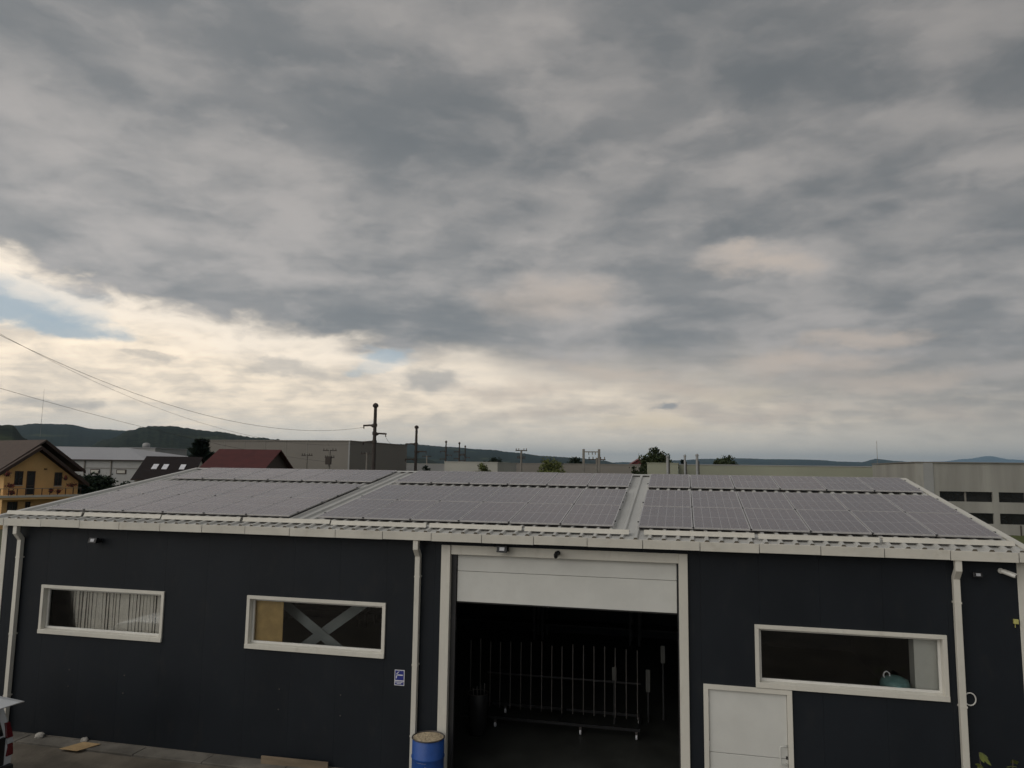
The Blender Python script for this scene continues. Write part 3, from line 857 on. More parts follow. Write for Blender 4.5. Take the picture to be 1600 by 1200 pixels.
for k in range(4):
    MB().beam((-4.58 + .06 * k, 2.86 + .02 * k, .5), (-4.62 + .08 * k, 2.84 + .03 * k, 1.0 + .03 * k), .02, .02).build('offcut', M['galv'], bn)
for x, z0, z1, y, lb in ((-1.62, .95, 1.30, 4.3, 'short added board standing in for a reflection behind the trolley'), (-.86, .72, 1.22, 4.6, 'tall narrow added board standing in for a reflection right of the trolley'), (-.52, 1.32, 1.72, 4.9, 'small added strip standing in for a reflection right of the trolley')):
    b_ = empty('stand_in_board', (x, y, .02)); tag(b_, lb, 'board')  # made-up board and stand in place of a pale reflection
    MB().box(x - .05, x + .05, y - .01, y + .01, z0, z1).build('board', M['dullboard'], b_)
    MB().box(x - .02, x + .02, y + .011, y + .03, .021, z1 - .05).build('stand', M['dark_metal'], b_)
# shelving along the rear of the hall
for i, x in enumerate((-13.2, -9.9, -6.6, -3.3, 0.0)):
    sh = empty('shelving', (x, 12.6, .02)); tag(sh, f'dark storage shelving at the back of the hall, bay {"one two three four five".split()[i]} from the left', 'shelving', 'shelving at the back of the hall')
    for px_ in (x - 1.5, x + 1.5):
        for y in (12.3, 13.1): MB().box(px_ - .04, px_ + .04, y - .04, y + .04, .021, 3.0).build('post', M['dark_metal'], sh)
    for z in (.5, 1.3, 2.1, 2.9): MB().box(x - 1.55, x + 1.55, 12.34, 13.06, z, z + .05).build('shelf', M['dark_metal'], sh)

# ------------------------------------------------------------------ things lying by the wall
cb = MB(); cb.faces([(-12.50, -.30, .050), (-12.06, -.31, .052), (-11.86, .10, .066), (-12.30, .13, .060), (-12.50, -.30, .056), (-12.06, -.31, .058), (-11.86, .10, .072), (-12.30, .13, .066)],
                    [(3, 2, 1, 0), (4, 5, 6, 7), (0, 1, 5, 4), (1, 2, 6, 5), (2, 3, 7, 6), (3, 0, 4, 7)])
tag(cb.build('cardboard_piece', M['card']), 'flat piece of tan cardboard lying on the paving by the wall', 'cardboard')
pl = MB(); pl.beam((-8.15, .10, .12), (-6.75, .16, .11), .035, .15); pl_o = pl.build('plank', M['wood'], bevel=.004)
tag(pl_o, 'weathered wooden plank on edge against the foot of the dark wall', 'plank')
def rock(name, c, r, m, label, seed):
    bm = bmesh.new(); bmesh.ops.create_icosphere(bm, subdivisions=2, radius=r)
    for v in bm.verts:
        k = 1 + .35 * mnoise.noise(v.co * (1.4 / r) + Vector((seed, 0, 0))); v.co = Vector((v.co.x * k * 1.2, v.co.y * k, max(v.co.z * k * .75, -r * .45)))
    me = bpy.data.meshes.new(name); bm.to_mesh(me); bm.free(); me.materials.append(m)
    o = bpy.data.objects.new(name, me); COL.objects.link(o); o.location = c
    return tag(o, label, 'stone')
rock('stone', (-12.35, .20, .075), .07, M['stone'], 'pale stone resting against the wall above the cardboard piece', 3)
rock('stone', (-13.45, .16, .075), .085, M['stone'], 'pale stone at the foot of the left downpipe', 8)

# ------------------------------------------------------------------ shrub at the right edge of the yard
sb = empty('shrub', (4.0, -2.0, 0)); tag(sb, 'broad leaved yellow green shrub poking up at the bottom right', 'shrub')
lf = MB()
out = [(0, 0), (.035, .02), (.055, .055), (.05, .085), (.03, .075), (.022, .11), (0, .14), (-.022, .11), (-.03, .075), (-.05, .085), (-.055, .055), (-.035, .02)]
vs = [(0, .06, .012)] + [(x * 1.25, y * 1.25, .012 - abs(x) * .35 - max(0, y - .08) * .3) for x, y in out]
lf.faces(vs, [(0, i + 1, (i + 1) % 12 + 1) for i in range(12)]); me = lf.mesh('leaf'); me.materials.append(M['leaf'])
for i in range(9):
    a = random.uniform(0, 6.28); top = Vector((4.0 + random.uniform(-.35, .42), -2.0 + random.uniform(-.3, .3), random.uniform(1.72, 2.08)))
    b0 = Vector((4.0 + .1 * math.cos(a), -2 + .1 * math.sin(a), 0)); midp = (b0 + top) / 2 + Vector((random.uniform(-.08, .08), random.uniform(-.08, .08), 0))
    st = MB(); st.tube([b0, midp, top], [.014, .010, .004], 6); so = st.build('stem', M['stem'], sb)
    for k in range(11):
        t = .25 + .75 * k / 10
        p = (b0 * (1 - t) * (1 - t) + midp * 2 * t * (1 - t) + top * t * t)
        o = bpy.data.objects.new('leaf', me); COL.objects.link(o); o.parent = sb
        o.location = p - sb.location; s = random.uniform(.75, 1.25); o.scale = (s, s, s)
        o.rotation_euler = (random.uniform(-.9, .5), random.uniform(-.5, .5), random.uniform(0, 6.28))

# ------------------------------------------------------------------ parked van, only its rear corner in the picture
VX, VY0, VY1 = -11.50, -4.16, -2.40               # rear face x, near and far side
van = empty('van', (VX - 2.2, (VY0 + VY1) / 2, 0)); tag(van, 'white van parked by the wall, only its rear corner and roof spoiler showing', 'van')
prof = [(0.0, .42), (.03, .95), (-.05, 1.25), (-.22, 1.72), (-.35, 1.78), (-2.3, 1.82), (-2.9, 1.74), (-3.55, 1.15), (-4.2, 1.02), (-4.36, .85), (-4.38, .40), (-4.2, .28), (-.2, .28)]
def side(z): return .0 if z < 1.0 else (z - 1.0) * .13
vb = MB(); n = len(prof)
vs = [(VX + x, VY0 + side(z), z) for x, z in prof] + [(VX + x, VY1 - side(z), z) for x, z in prof]
vb.faces(vs, [tuple(range(n)), tuple(range(2 * n - 1, n - 1, -1))] + [(i, n + i, n + (i + 1) % n, (i + 1) % n) for i in range(n)])
vb.build('body', M['car'], van, bevel=.05, smooth=False)
ym = (VY0 + VY1) / 2
def rear_x(z):
    pts = prof[:5]
    for (xa, za), (xb, zb) in zip(pts, pts[1:]):
        if za <= z <= zb: return VX + xa + (xb - xa) * (z - za) / (zb - za)
    return VX
gl = MB(); za, zb = 1.16, 1.66
gl.faces([(rear_x(za) + .004, VY0 + .20, za), (rear_x(za) + .004, VY1 - .20, za), (rear_x(zb) + .004, VY1 - .25, zb), (rear_x(zb) + .004, VY0 + .25, zb),
          (rear_x(za) + .014, VY0 + .20, za), (rear_x(za) + .014, VY1 - .20, za), (rear_x(zb) + .014, VY1 - .25, zb), (rear_x(zb) + .014, VY0 + .25, zb)],
         [(3, 2, 1, 0), (4, 5, 6, 7), (0, 1, 5, 4), (1, 2, 6, 5), (2, 3, 7, 6), (3, 0, 4, 7)])
gl.build('rear_window', M['darkglass'], van)
MB().box(VX - .03, VX + .032, VY0 + .19, VY1 - .19, .67, 1.13).build('tailgate', M['black'], van, bevel=.01)
sp = MB()
ys = [VY0 + .13, VY0 + .30, ym, VY1 - .30, VY1 - .13]
xt = [.26, .34, .38, .37, .30]; zt = [1.765, 1.80, 1.815, 1.80, 1.765]
vs = []
for y, xx, z in zip(ys, xt, zt):
    vs += [(VX - .36, y, z + .025), (VX + xx, y, z - .030), (VX + xx - .02, y, z - .055), (VX - .30, y, z - .065)]
fs = [(i * 4 + k, i * 4 + (k + 1) % 4, (i + 1) * 4 + (k + 1) % 4, (i + 1) * 4 + k) for i in range(4) for k in range(4)] + [(3, 2, 1, 0), (16, 17, 18, 19)]
sp.faces(vs, fs); sp.build('spoiler', M['car'], van, bevel=.012, smooth=False)
for ya, yb in ((VY0 + .02, VY0 + .17), (VY1 - .17, VY1 - .02)):
    lp = None
    for i, (z0, z1, m) in enumerate(((.80, 1.00, M['red']), (1.005, 1.09, M['lens']), (1.095, 1.34, M['red']))):
        mb = MB()
        mb.faces([(rear_x(z0) - .03, ya, z0), (rear_x(z0) - .03, yb, z0), (rear_x(z1) - .03, yb - .02, z1), (rear_x(z1) - .03, ya + .02, z1),
                  (rear_x(z0) + .03, ya + .01, z0), (rear_x(z0) + .03, yb - .01, z0), (rear_x(z1) + .03, yb - .03, z1), (rear_x(z1) + .03, ya + .03, z1)],
                 [(3, 2, 1, 0), (4, 5, 6, 7), (0, 1, 5, 4), (1, 2, 6, 5), (2, 3, 7, 6), (3, 0, 4, 7)])
        if lp is None: lp = mb.build('tail_lamp', m, van, bevel=.012)
        else: mb.build('lamp_segment', m, lp, bevel=.008)
MB().box(VX - .10, VX + .09, VY0 + .03, VY1 - .03, .36, .66).build('bumper', M['black'], van, bevel=.04)
MB().box(VX + .036, VX + .046, ym - .26, ym + .26, .74, .85).build('number_plate', M['signwhite'], van)
for x in (VX - .85, VX - 3.55):
    for y, s in ((VY0 + .09, -1), (VY1 - .09, 1)):
        ty = MB().tube([(x, y - .10, .31), (x, y - .085, .31), (x, y + .085, .31), (x, y + .10, .31)], [.27, .31, .31, .27], 28).build('wheel', M['rubber'], van)
        MB().tube([(x, y + s * .095, .31), (x, y + s * .106, .31)], [.19, .16], 20).build('rim', M['alu'], ty)
for y, s in ((VY0, -1), (VY1, 1)):
    mb = MB(); q = []
    for x, z in ((-.45, 1.18), (-3.2, 1.18), (-2.75, 1.62), (-.6, 1.62)):
        q.append((VX + x, y - s * side(z) * 1.0 + s * .004, z))
    mb.faces(q + [(a, b_ + s * .008, c) for a, b_, c in q], [(0, 1, 2, 3), (7, 6, 5, 4), (0, 4, 5, 1), (1, 5, 6, 2), (2, 6, 7, 3), (3, 7, 4, 0)])
    mb.build('side_window', M['darkglass'], van)

# ------------------------------------------------------------------ neighbourhood materials
M['yellow_wall'] = mat('ochre_render', (0.63, 0.39, 0.165), 0.85, 0, 0.07, .6)
M['brown_roof'] = mat('brown_tile', (0.078, 0.055, 0.044), 0.75, 0, 0.2, 3, bump=.4, bscale=9)
M['brown_wood'] = mat('brown_boards', (0.045, 0.026, 0.020), 0.7, 0, .2, 4)
M['dark_roof'] = mat('dark_brown_sheet', (0.020, 0.015, 0.0145), 0.8, 0, .15, 1.5, spec=.15)
M['red_roof'] = mat('dark_red_sheet', (0.085, 0.027, 0.026), 0.75, 0, .15, 1.2, spec=.2)
M['red_roof2'] = mat('bright_red_tile', (0.14, 0.028, 0.028), 0.6, 0, .15, 1.2)
M['offwhite'] = mat('offwhite_render', (0.50, 0.48, 0.43), 0.85, 0, .06, .5)
M['hall'] = mat('grey_brown_cladding', (0.20, 0.184, 0.163), 0.75, 0, .05, .12)
M['hall2'] = mat('pale_cladding', (0.40, 0.39, 0.35), 0.7, 0, .06, .2)
M['ware'] = mat('light_grey_cladding', (0.30, 0.30, 0.295), 0.6, 0, .06, .3)
M['wareroof'] = mat('light_roof_sheet', (0.30, 0.30, 0.315), 0.5, 0, .06, .15)
M['bunker'] = mat('stained_concrete', (0.31, 0.30, 0.272), 0.9, 0, .16, .35, stretch=(1, 1, .12), dirt=.35, dirt_col=(.16, .15, .13))
M['bunker2'] = mat('greenish_render', (0.30, 0.305, 0.235), 0.9, 0, .06, .12)
M['pole'] = mat('dark_pole', (0.050, 0.040, 0.035), 0.85, 0, .2, 2)
M['cpole'] = mat('concrete_pole', (0.20, 0.185, 0.165), 0.9, 0, .15, 2)
M['wire'] = mat('wire', (0.05, 0.05, 0.05), 0.6)
M['flue'] = mat('steel_flue', (0.33, 0.33, 0.33), 0.45, .4, .1, 2)
M['darkwin'] = mat('dark_window', (0.012, 0.012, 0.012), 0.2, 0, .3, 1)
M['flower'] = mat('red_flowers', (0.20, 0.025, 0.03), 0.8, 0, .4, 9)
M['grass'] = mat('grass', (0.070, 0.085, 0.022), 0.95, 0, .3, .5)


def leafmat(name, col, var=.45):
    m, b, p = principled(name)
    oi = b.n('ShaderNodeNewGeometry')
    n = b.noise(oi.outputs['Position'], 1.8, 4, .6)
    r = b.mad(oi.outputs['Random Per Island'], .5, b.mul(n, .5))
    lo = tuple(c * (1 - var) for c in col); hi = tuple(c * (1 + var) for c in col)
    b.put(p.inputs['Base Color'], b.mix(r, lo, hi)); p.inputs['Roughness'].default_value = .7
    p.inputs['Specular IOR Level'].default_value = .25
    return m
M['f_dark'] = leafmat('dark_needles', (0.016, 0.026, 0.016))
M['f_shrub'] = leafmat('dark_shrub_leaves', (0.020, 0.035, 0.018))
M['f_mid'] = leafmat('tree_leaves', (0.034, 0.046, 0.018))
M['f_pale'] = leafmat('pale_leaves', (0.10, 0.115, 0.035))


def tree(name, base, h, rx, kind, label, m, n=1400, leaf=.22, trunk_h=None, seed=1, cat='tree', group=None):
    rng = random.Random(seed)
    t = empty(name, base); tag(t, label, cat, group)
    bx, by, bz = base
    tb = MB(); th = h * (.92 if kind == 'conifer' else .6)
    tb.tube([(bx, by, bz), (bx + .02 * h, by, bz + th * .5), (bx, by + .01 * h, bz + th)], [.035 * h * .6, .026 * h * .6, .008 * h * .6], 8)
    limbs = []
    if kind != 'conifer':
        for k in range(7):
            a = rng.uniform(0, 6.28); z = bz + h * rng.uniform(.3, .6); r = rx * rng.uniform(.45, .85)
            e = Vector((bx + r * math.cos(a), by + r * math.sin(a), z + h * rng.uniform(.1, .35)))
            tb.tube([(bx, by, z), ((bx + e.x) / 2, (by + e.y) / 2, (z + e.z) / 2 + .02 * h), e], [.012 * h, .008 * h, .003 * h], 6); limbs.append(e)
    tb.build('trunk', M['stem'], t)
    cb = MB()
    clumps = []
    vr = .46 * h if cat == 'shrub' else min(.45 * h, rx * 1.15)
    if cat == 'shrub': n = int(n * 1.7)
    if kind == 'conifer':
        for k in range(70):
            u = rng.random() ** .8; z = bz + h * (.10 + .86 * u); r = rx * (1.0 - u) ** .8 * rng.uniform(.2, 1.0); a = rng.uniform(0, 6.28)
            clumps.append((Vector((bx + r * math.cos(a), by + r * math.sin(a), z)), .035 * rx + .20 * rx * (1 - u)))
    else:
        for k in range(90):
            a = rng.uniform(0, 6.28); e = math.asin(rng.uniform(-.75, 1.0)); q = rng.uniform(.45, 1.0)
            clumps.append((Vector((bx + rx * q * math.cos(a) * math.cos(e) * rng.uniform(.7, 1.15), by + rx * q * math.sin(a) * math.cos(e), bz + h - vr + vr * (q * math.sin(e) * rng.uniform(.85, 1.0)))), rx * rng.uniform(.16, .30)))
        clumps += [(e, rx * .2) for e in limbs]
    for i in range(int(n * 1.5)):
        c, r = clumps[i % len(clumps)]
        d = Vector((rng.gauss(0, 1), rng.gauss(0, 1), rng.gauss(0, .75))) * (r * .62)
        p = c + d
        if kind == 'conifer':
            out = (Vector((p.x - bx, p.y - by, 0)).normalized() + Vector((0, 0, .75))).normalized()
            s = Vector((rng.gauss(0, 1), rng.gauss(0, 1), rng.gauss(0, 1))).cross(out).normalized()
            l, w = leaf * rng.uniform(.8, 1.6), leaf * .28
            cb.poly([p - s * w, p + s * w, p + out * l])
        else:
            a = Vector((rng.gauss(0, 1), rng.gauss(0, 1), rng.gauss(0, 1))).normalized()
            s = a.cross(Vector((rng.gauss(0, 1), rng.gauss(0, 1), rng.gauss(0, 1)))).normalized()
            l, w = leaf * rng.uniform(.8, 1.5), leaf * rng.uniform(.5, .85)
            cb.poly([p - a * l * .5, p + s * w * .5, p + a * l * .5, p - s * w * .5])
    cb.build('crown', m, t)
    return t


# ------------------------------------------------------------------ ochre house with brown gables (local: u right, w away, z up)
EZ = math.atan2(.9397, .3420)
hy = empty('house', (-56.9, 43.3, 0), EZ); tag(hy, 'ochre house with brown gable roof and flower balcony at the far left', 'house')
def hpart(name, m, fn, parent=hy):
    mb = MB(); fn(mb); o = mb.build(name, m, parent, local=True)
    if parent is not hy: o.location = Vector(o.location) - Vector(parent.location)
    return o
def slab(mb, pts, th, w0, w1):
    """polyline in (u,z) thickened downwards, extruded from w0 to w1"""
    low = [(u, z - th) for u, z in reversed(pts)]
    mb.prism(list(pts) + low, 'y', w0, w1)
wallp = [(-3.1, 0), (3.3, 0), (3.3, 4.15), (-.55, 7.02), (-3.1, 5.28)]
hpart('wall', M['yellow_wall'], lambda b: b.prism(wallp, 'y', .75, 10.5))
mr = hpart('roof', M['brown_roof'], lambda b: (slab(b, [(0, 8.02), (-3.9, 5.06)], .16, .45, 11.5), slab(b, [(0, 8.02), (3.75, 5.24)], .16, .45, 11.5)))
hpart('porch_roof', M['brown_roof'], lambda b: (slab(b, [(-.55, 7.42), (-3.85, 5.0)], .14, 0, .449), slab(b, [(-.55, 7.42), (3.95, 3.98)], .14, 0, 1.6)))
hpart('bargeboard', M['brown_wood'], lambda b: (slab(b, [(-.55, 7.36), (-3.85, 4.94)], .28, -.05, -.002), slab(b, [(-.55, 7.36), (3.95, 3.92)], .28, -.05, -.002)))
hpart('bargeboard', M['brown_wood'], lambda b: slab(b, [(0, 7.97), (3.75, 5.19)], .30, .40, .448))
hpart('soffit', M['brown_wood'], lambda b: (slab(b, [(-.5, 7.2), (3.9, 3.84)], .03, .02, .74), slab(b, [(-.6, 7.2), (-3.8, 4.86)], .03, .02, .74)))
for u0, u1, z0, z1 in ((-2.27, -1.59, 3.85, 5.11), (1.10, 1.77, 3.76, 5.01), (-2.67, -1.84, 1.2, 2.40), (-1.21, -.78, .3, 2.36), (.6, 1.5, 1.0, 2.2)):
    w_ = hpart('window', M['brown_wood'], lambda b: (b.box(u0, u1, .70, .749, z1 - .07, z1), b.box(u0, u1, .70, .749, z0, z0 + .07), b.box(u0, u0 + .07, .701, .749, z0 + .07, z1 - .07), b.box(u1 - .07, u1, .701, .749, z0 + .07, z1 - .07), b.box((u0 + u1) / 2 - .03, (u0 + u1) / 2 + .03, .702, .749, z0 + .07, z1 - .07)))
    hpart('pane', M['darkwin'], lambda b: b.box(u0 + .06, u1 - .06, .725, .745, z0 + .06, z1 - .06), w_)
    hpart('sill', M['offwhite'], lambda b: b.box(u0 - .05, u1 + .05, .62, .748, z0 - .06, z0 - .005), w_)
dd = hpart('balcony_door', M['brown_wood'], lambda b: (b.box(-1.27, -1.19, .70, .749, 3.0, 5.12), b.box(-.65, -.57, .70, .749, 3.0, 5.12), b.box(-1.19, -.65, .70, .749, 5.03, 5.12), b.box(-1.19, -.65, .70, .749, 3.75, 3.82)))
hpart('pane', M['darkwin'], lambda b: b.box(-1.19, -.65, .72, .745, 3.0, 5.03), dd)
hpart('balcony', M['yellow_wall'], lambda b: b.box(-3.9, 3.0, -.55, .748, 2.62, 2.98))
hpart('balcony_edge', M['offwhite'], lambda b: b.box(-3.95, 3.05, -.60, -.552, 2.80, 2.99))
for k in range(11):
    u = -3.85 + k * .68
    hpart('railing_post', M['brown_wood'], lambda b: b.box(u - .03, u + .03, -.52, -.46, 2.981, 3.55))
hpart('railing', M['cpole'], lambda b: b.box(-3.88, 3.0, -.51, -.47, 3.551, 3.60))
hpart('wall_lamp', M['brown_wood'], lambda b: b.box(.15, .35, .60, .749, 5.25, 5.36))
rng = random.Random(4)
def flowers(u, z, ru, rz, lb):
    t = empty('flower_basket', hy.matrix_world @ Vector((0, 0, 0)) if False else (0, 0, 0))
    c = Vector((-56.9, 43.3, 0)) + Vector((.3420, .9397, 0)) * u + Vector((-.9397, .3420, 0)) * -.42
    t.location = (c.x, c.y, z - rz); tag(t, lb, 'flowers', 'flower baskets on the ochre house')
    mb = MB(); mb.lathe([(.10, 0), (.16, .16)], (c.x, c.y, z - rz), 10); mb.build('pot', M['brown_wood'], t)
    mb = MB()
    for k in range(130):
        p = Vector((c.x + rng.gauss(0, ru * .5), c.y + rng.gauss(0, ru * .5), z + rng.gauss(0, rz * .5))); a = Vector((rng.gauss(0, 1), rng.gauss(0, 1), rng.gauss(0, 1))).normalized(); s = a.orthogonal().normalized()
        mb.poly([p - a * .06, p + s * .045, p + a * .06, p - s * .045], 0 if rng.random() < .6 else 1)
    tag(mb.build('flowers', [M['flower'], M['f_shrub']], t), kind='stuff')
flowers(-3.35, 4.85, .22, .20, 'hanging flower basket high on the left of the ochre house')
flowers(-3.05, 3.85, .34, .18, 'large red flower box left of the balcony door')
flowers(-2.9, 3.25, .25, .22, 'flower pot low on the balcony below the left window')
flowers(.35, 3.35, .16, .18, 'flower pot on the balcony right of the door')
flowers(1.0, 3.3, .18, .18, 'flower pot on the balcony below the right window')
flowers(2.1, 3.85, .40, .16, 'wide flower box at the right end of the balcony')
flowers(1.55, 4.5, .14, .2, 'flowers beside the right window of the ochre house')
tree('shrub_tree', (-57.6, 50, 0), 5.1, 1.9, 'broad', 'dark bushy tree to the right of the ochre house', M['f_shrub'], 4420, .30, seed=5)
tree('hedge_shrub', (-55.2, 51, 0), 4.0, 1.5, 'broad', 'low dark shrub between the ochre house and the roof edge', M['f_shrub'], 2860, .28, seed=9, cat='shrub')

# ------------------------------------------------------------------ light grey warehouse with hipped roof
wh = empty('warehouse', (-104, 95, 0)); tag(wh, 'light grey warehouse with a pale hipped roof behind the ochre house', 'warehouse')
MB().box(-124, -88.6, 95.4, 118, 0, 6.45).build('wall', M['ware'], wh)
rb = MB(); vs = [(-125, 94.8, 6.55), (-88.2, 94.8, 6.55), (-88.2, 119, 6.55), (-125, 119, 6.55), (-122, 107, 9.15), (-102.4, 107, 8.95)]
rb.faces(vs, [(0, 1, 5, 4), (1, 2, 5), (2, 3, 4, 5), (3, 0, 4), (3, 2, 1, 0)]); rb.build('roof', M['wareroof'], wh)
MB().box(-124.9, -88.3, 94.84, 95.35, 6.46, 6.60).build('gutter', M['brown_wood'], wh)
MB().box(-124, -88.5, 95.30, 95.398, 5.12, 5.20).build('cladding_rail', M['hall'], wh)
for x in (-119, -113, -107, -101, -95.6, -89.2): MB().box(x - .08, x + .08, 95.22, 95.396, 0, 6.40).build('downpipe', M['hall'], wh)
for x in (-117.5, -111, -104.8, -98.78, -93.5):
    w_ = MB().box(x - .95, x + .95, 95.30, 95.397, 4.2, 4.95).build('window', M['brown_wood'], wh); MB().box(x - .78, x + .78, 95.26, 95.298, 4.33, 4.82).build('pane', M['hall2'], w_)
# depot with a roof tank behind it
dp = empty('depot', (-120, 131, 0)); tag(dp, 'far pale depot with a round tank on its roof', 'building')
MB().box(-124.5, -115.6, 131, 142, 0, 9.5).build('wall', M['ware'], dp); MB().box(-124.8, -115.3, 130.8, 142.2, 9.501, 9.65).build('roof', M['wareroof'], dp)
MB().lathe([(.8, 0), (.8, .8), (.6, 1.05), (.2, 1.15)], (-119.6, 133, 9.66), 16).build('tank', M['ware'], dp, smooth=True)
sh_ = empty('shed', (-118, 141, 0)); tag(sh_, 'far low shed with a pale roof left of the conifer', 'building')
MB().box(-115.2, -111, 143, 150, 0, 7.9).build('wall', M['ware'], sh_); MB().box(-115.25, -110.6, 142.6, 150.4, 7.901, 8.2).build('roof', M['wareroof'], sh_)

# ------------------------------------------------------------------ gabled houses (local x along the ridge, y away)
def gable_house(name, loc, rz, ln, half, zr, ze, roof, wall, label, skylights=(), over=.5, zbase=0):
    t = empty(name, loc, rz); tag(t, label, 'house')
    mb = MB(); mb.prism([(-half + over, zbase), (half - over, zbase), (half - over, ze + (zr - ze) * over / half - .12), (0, zr - .14), (-half + over, ze + (zr - ze) * over / half - .12)], 'x', over * .6, ln - over * .6); mb.build('wall', wall, t, local=True)
    mb = MB(); mb.prism([(0, zr), (-half, ze), (-half, ze - .12), (0, zr - .13)], 'x', 0, ln); mb.prism([(0, zr), (half, ze), (half, ze - .12), (0, zr - .13)], 'x', 0, ln)
    ro = mb.build('roof', roof, t, local=True)
    for sx in skylights:
        mb = MB(); f0, f1 = .38, .58
        def sp_(f, n_): return (-half * f, zr + (ze - zr) * f + n_)
        (ya, za), (yb, zb) = sp_(f0, .02), sp_(f1, .02)
        mb.faces([(sx, yb, zb), (sx + .62, yb, zb), (sx + .62, ya, za), (sx, ya, za), (sx, yb, zb + .07), (sx + .62, yb, zb + .07), (sx + .62, ya, za + .07), (sx, ya, za + .07)],
                 [(3, 2, 1, 0), (4, 5, 6, 7), (0, 1, 5, 4), (1, 2, 6, 5), (2, 3, 7, 6), (3, 0, 4, 7)])
        o = mb.build('skylight', M['signwhite'], ro, local=True); o.location = Vector(o.location) - Vector(ro.location)
    for s in (-1, 1):
        mb = MB(); mb.beam((0, s * half * 1.01, ze - .04), (ln, s * half * 1.01, ze - .04), .12, .12); mb.build('gutter', M['brown_wood'], t, local=True)
    return t
gable_house('cottage', (-68.1, 70, 0), R(25), 6.9, 6.4, 6.95, 4.05, M['dark_roof'], M['offwhite'], 'white house with a dark brown roof and three skylights', (1.55, 2.75, 4.8))
rh = gable_house('house', (-50.6, 60, 0), R(13), 6.95, 5.3, 7.7, 5.55, M['red_roof'], M['brown_wood'], 'house with a dark red metal roof in front of the grey hall', over=.9)
tree('conifer_tree', (-65.8, 78, 0), 9.3, 3.4, 'conifer', 'dark conifer standing between the skylight roof and the red roof', M['f_dark'], 5200, .75, seed=11)

# ------------------------------------------------------------------ big grey-brown hall
hl = empty('industrial_hall', (-61, 90, 0)); tag(hl, 'large plain grey brown industrial hall behind the red roof', 'hall')
MB().prism([(-73.9, 90), (-48.95, 90), (-47.05, 108.8), (-73.9, 108.8)], 'z', 0, 9.75).build('wall', M['hall'], hl)
MB().prism([(-74.0, 89.9), (-48.85, 89.9), (-46.95, 108.9), (-74, 108.9)], 'z', 9.751, 9.9).build('parapet', M['hall'], hl)
MB().box(-49.15, -48.92, 89.88, 89.998, 0, 9.75).build('corner_trim', M['ware'], hl)
for k in range(7): MB().box(-73.9 + 3.57 * (k + 1) - .02, -73.9 + 3.57 * (k + 1) + .02, 89.96, 89.999, 0, 9.74).build('cladding_joint', M['bunker'], hl)
# low buildings and yard walls across the middle
def low_block(name, x0, x1, y0, y1, z, m, label, cap=M['hall2']):
    t = empty(name, ((x0 + x1) / 2, y0, 0)); tag(t, label, 'building')
    MB().box(x0, x1, y0, y1, 0, z - .12).build('wall', m, t); MB().box(x0 - .06, x1 + .06, y0 - .06, y1 + .06, z - .119, z).build('coping', cap, t)
    return t
low_block('low_building', -32.3, -24.7, 85, 97, 6.85, M['hall2'], 'small pale flat roofed building left of the T shaped pole')
low_block('low_building', -29.8, -5.0, 105, 120, 6.95, M['hall'], 'long low grey brown building behind the portal frame', M['hall'])
low_block('low_building', -51.4, -36, 118, 130, 6.75, M['ware'], 'far grey shed beside the second pole')
low_block('low_building', -4.5, -.58, 84, 92.8, 7.0, M['bunker2'], 'narrow pale block right of the round tree', M['bunker2'])
low_block('low_building', -.55, 31.0, 93, 104, 6.95, M['bunker2'], 'long greenish flat building behind the steel flues', M['ware'])
gable_house('cottage', (-8.6, 140, 0), R(98), 7.0, 2.4, 8.45, 6.9, M['red_roof2'], M['red_roof2'], 'tiny far house with a bright red roof left of the round tree')

# ------------------------------------------------------------------ stained concrete building at the right
rbld = empty('office_block', (40, 71, 0)); tag(rbld, 'stained concrete block with dark strip windows at the right edge', 'building')
XB0, XB1, YB = 23.55, 62.0, 71.0
bays = [(25.7 + 5.42 * k, 30.58 + 5.42 * k) for k in range(7)]
for z0, z1, nm in ((4.25, 7.15, 'wall_band'), (2.12, 3.24, 'wall_band'), (-.02, 1.05, 'wall_band')):
    MB().box(XB0, XB1, YB, YB + .35, z0, z1).build(nm, M['bunker'], rbld)
px0 = XB0
for a, b_ in bays + [(XB1, XB1)]:
    if a > px0:
        for z0, z1 in ((1.051, 2.119), (3.241, 4.249)): MB().box(px0, min(a, XB1), YB + .002, YB + .35, z0, z1).build('pier', M['bunker'], rbld)
    px0 = b_
for a, b_ in bays:
    if a > XB1: continue
    for z0, z1 in ((1.051, 2.119), (3.241, 4.249)):
        w_ = MB().box(a, min(b_, XB1), YB + .30, YB + .34, z0, z1).build('window', M['darkwin'], rbld)
        MB().box(a + 2.35, a + 2.52, YB + .22, YB + .299, z0, z1).build('mullion', M['cpole'], w_)
MB().box(XB0, XB0 + 1.62, YB - .05, YB - .001, 0, 7.15).build('pilaster', M['bunker'], rbld)
MB().box(XB0 + .7, XB0 + 1.62, YB - .12, YB - .051, 0, 7.14).build('pilaster', M['ware'], rbld)
MB().box(XB0, XB1, YB + .36, YB + 18, 0, 7.1).build('core', M['bunker'], rbld)
MB().box(XB0 - .1, XB1, YB - .15, YB + 18, 7.151, 7.25).build('coping', M['hall'], rbld)
MB().tube([(32.9, YB - .06, 0), (32.9, YB - .06, 1.0)], .06, 8).build('drain_pipe', M['pole'], rbld)
tag(MB().box(8, 70, 20, 70.8, -.010, .004).build('lawn', M['grass']), kind='structure')

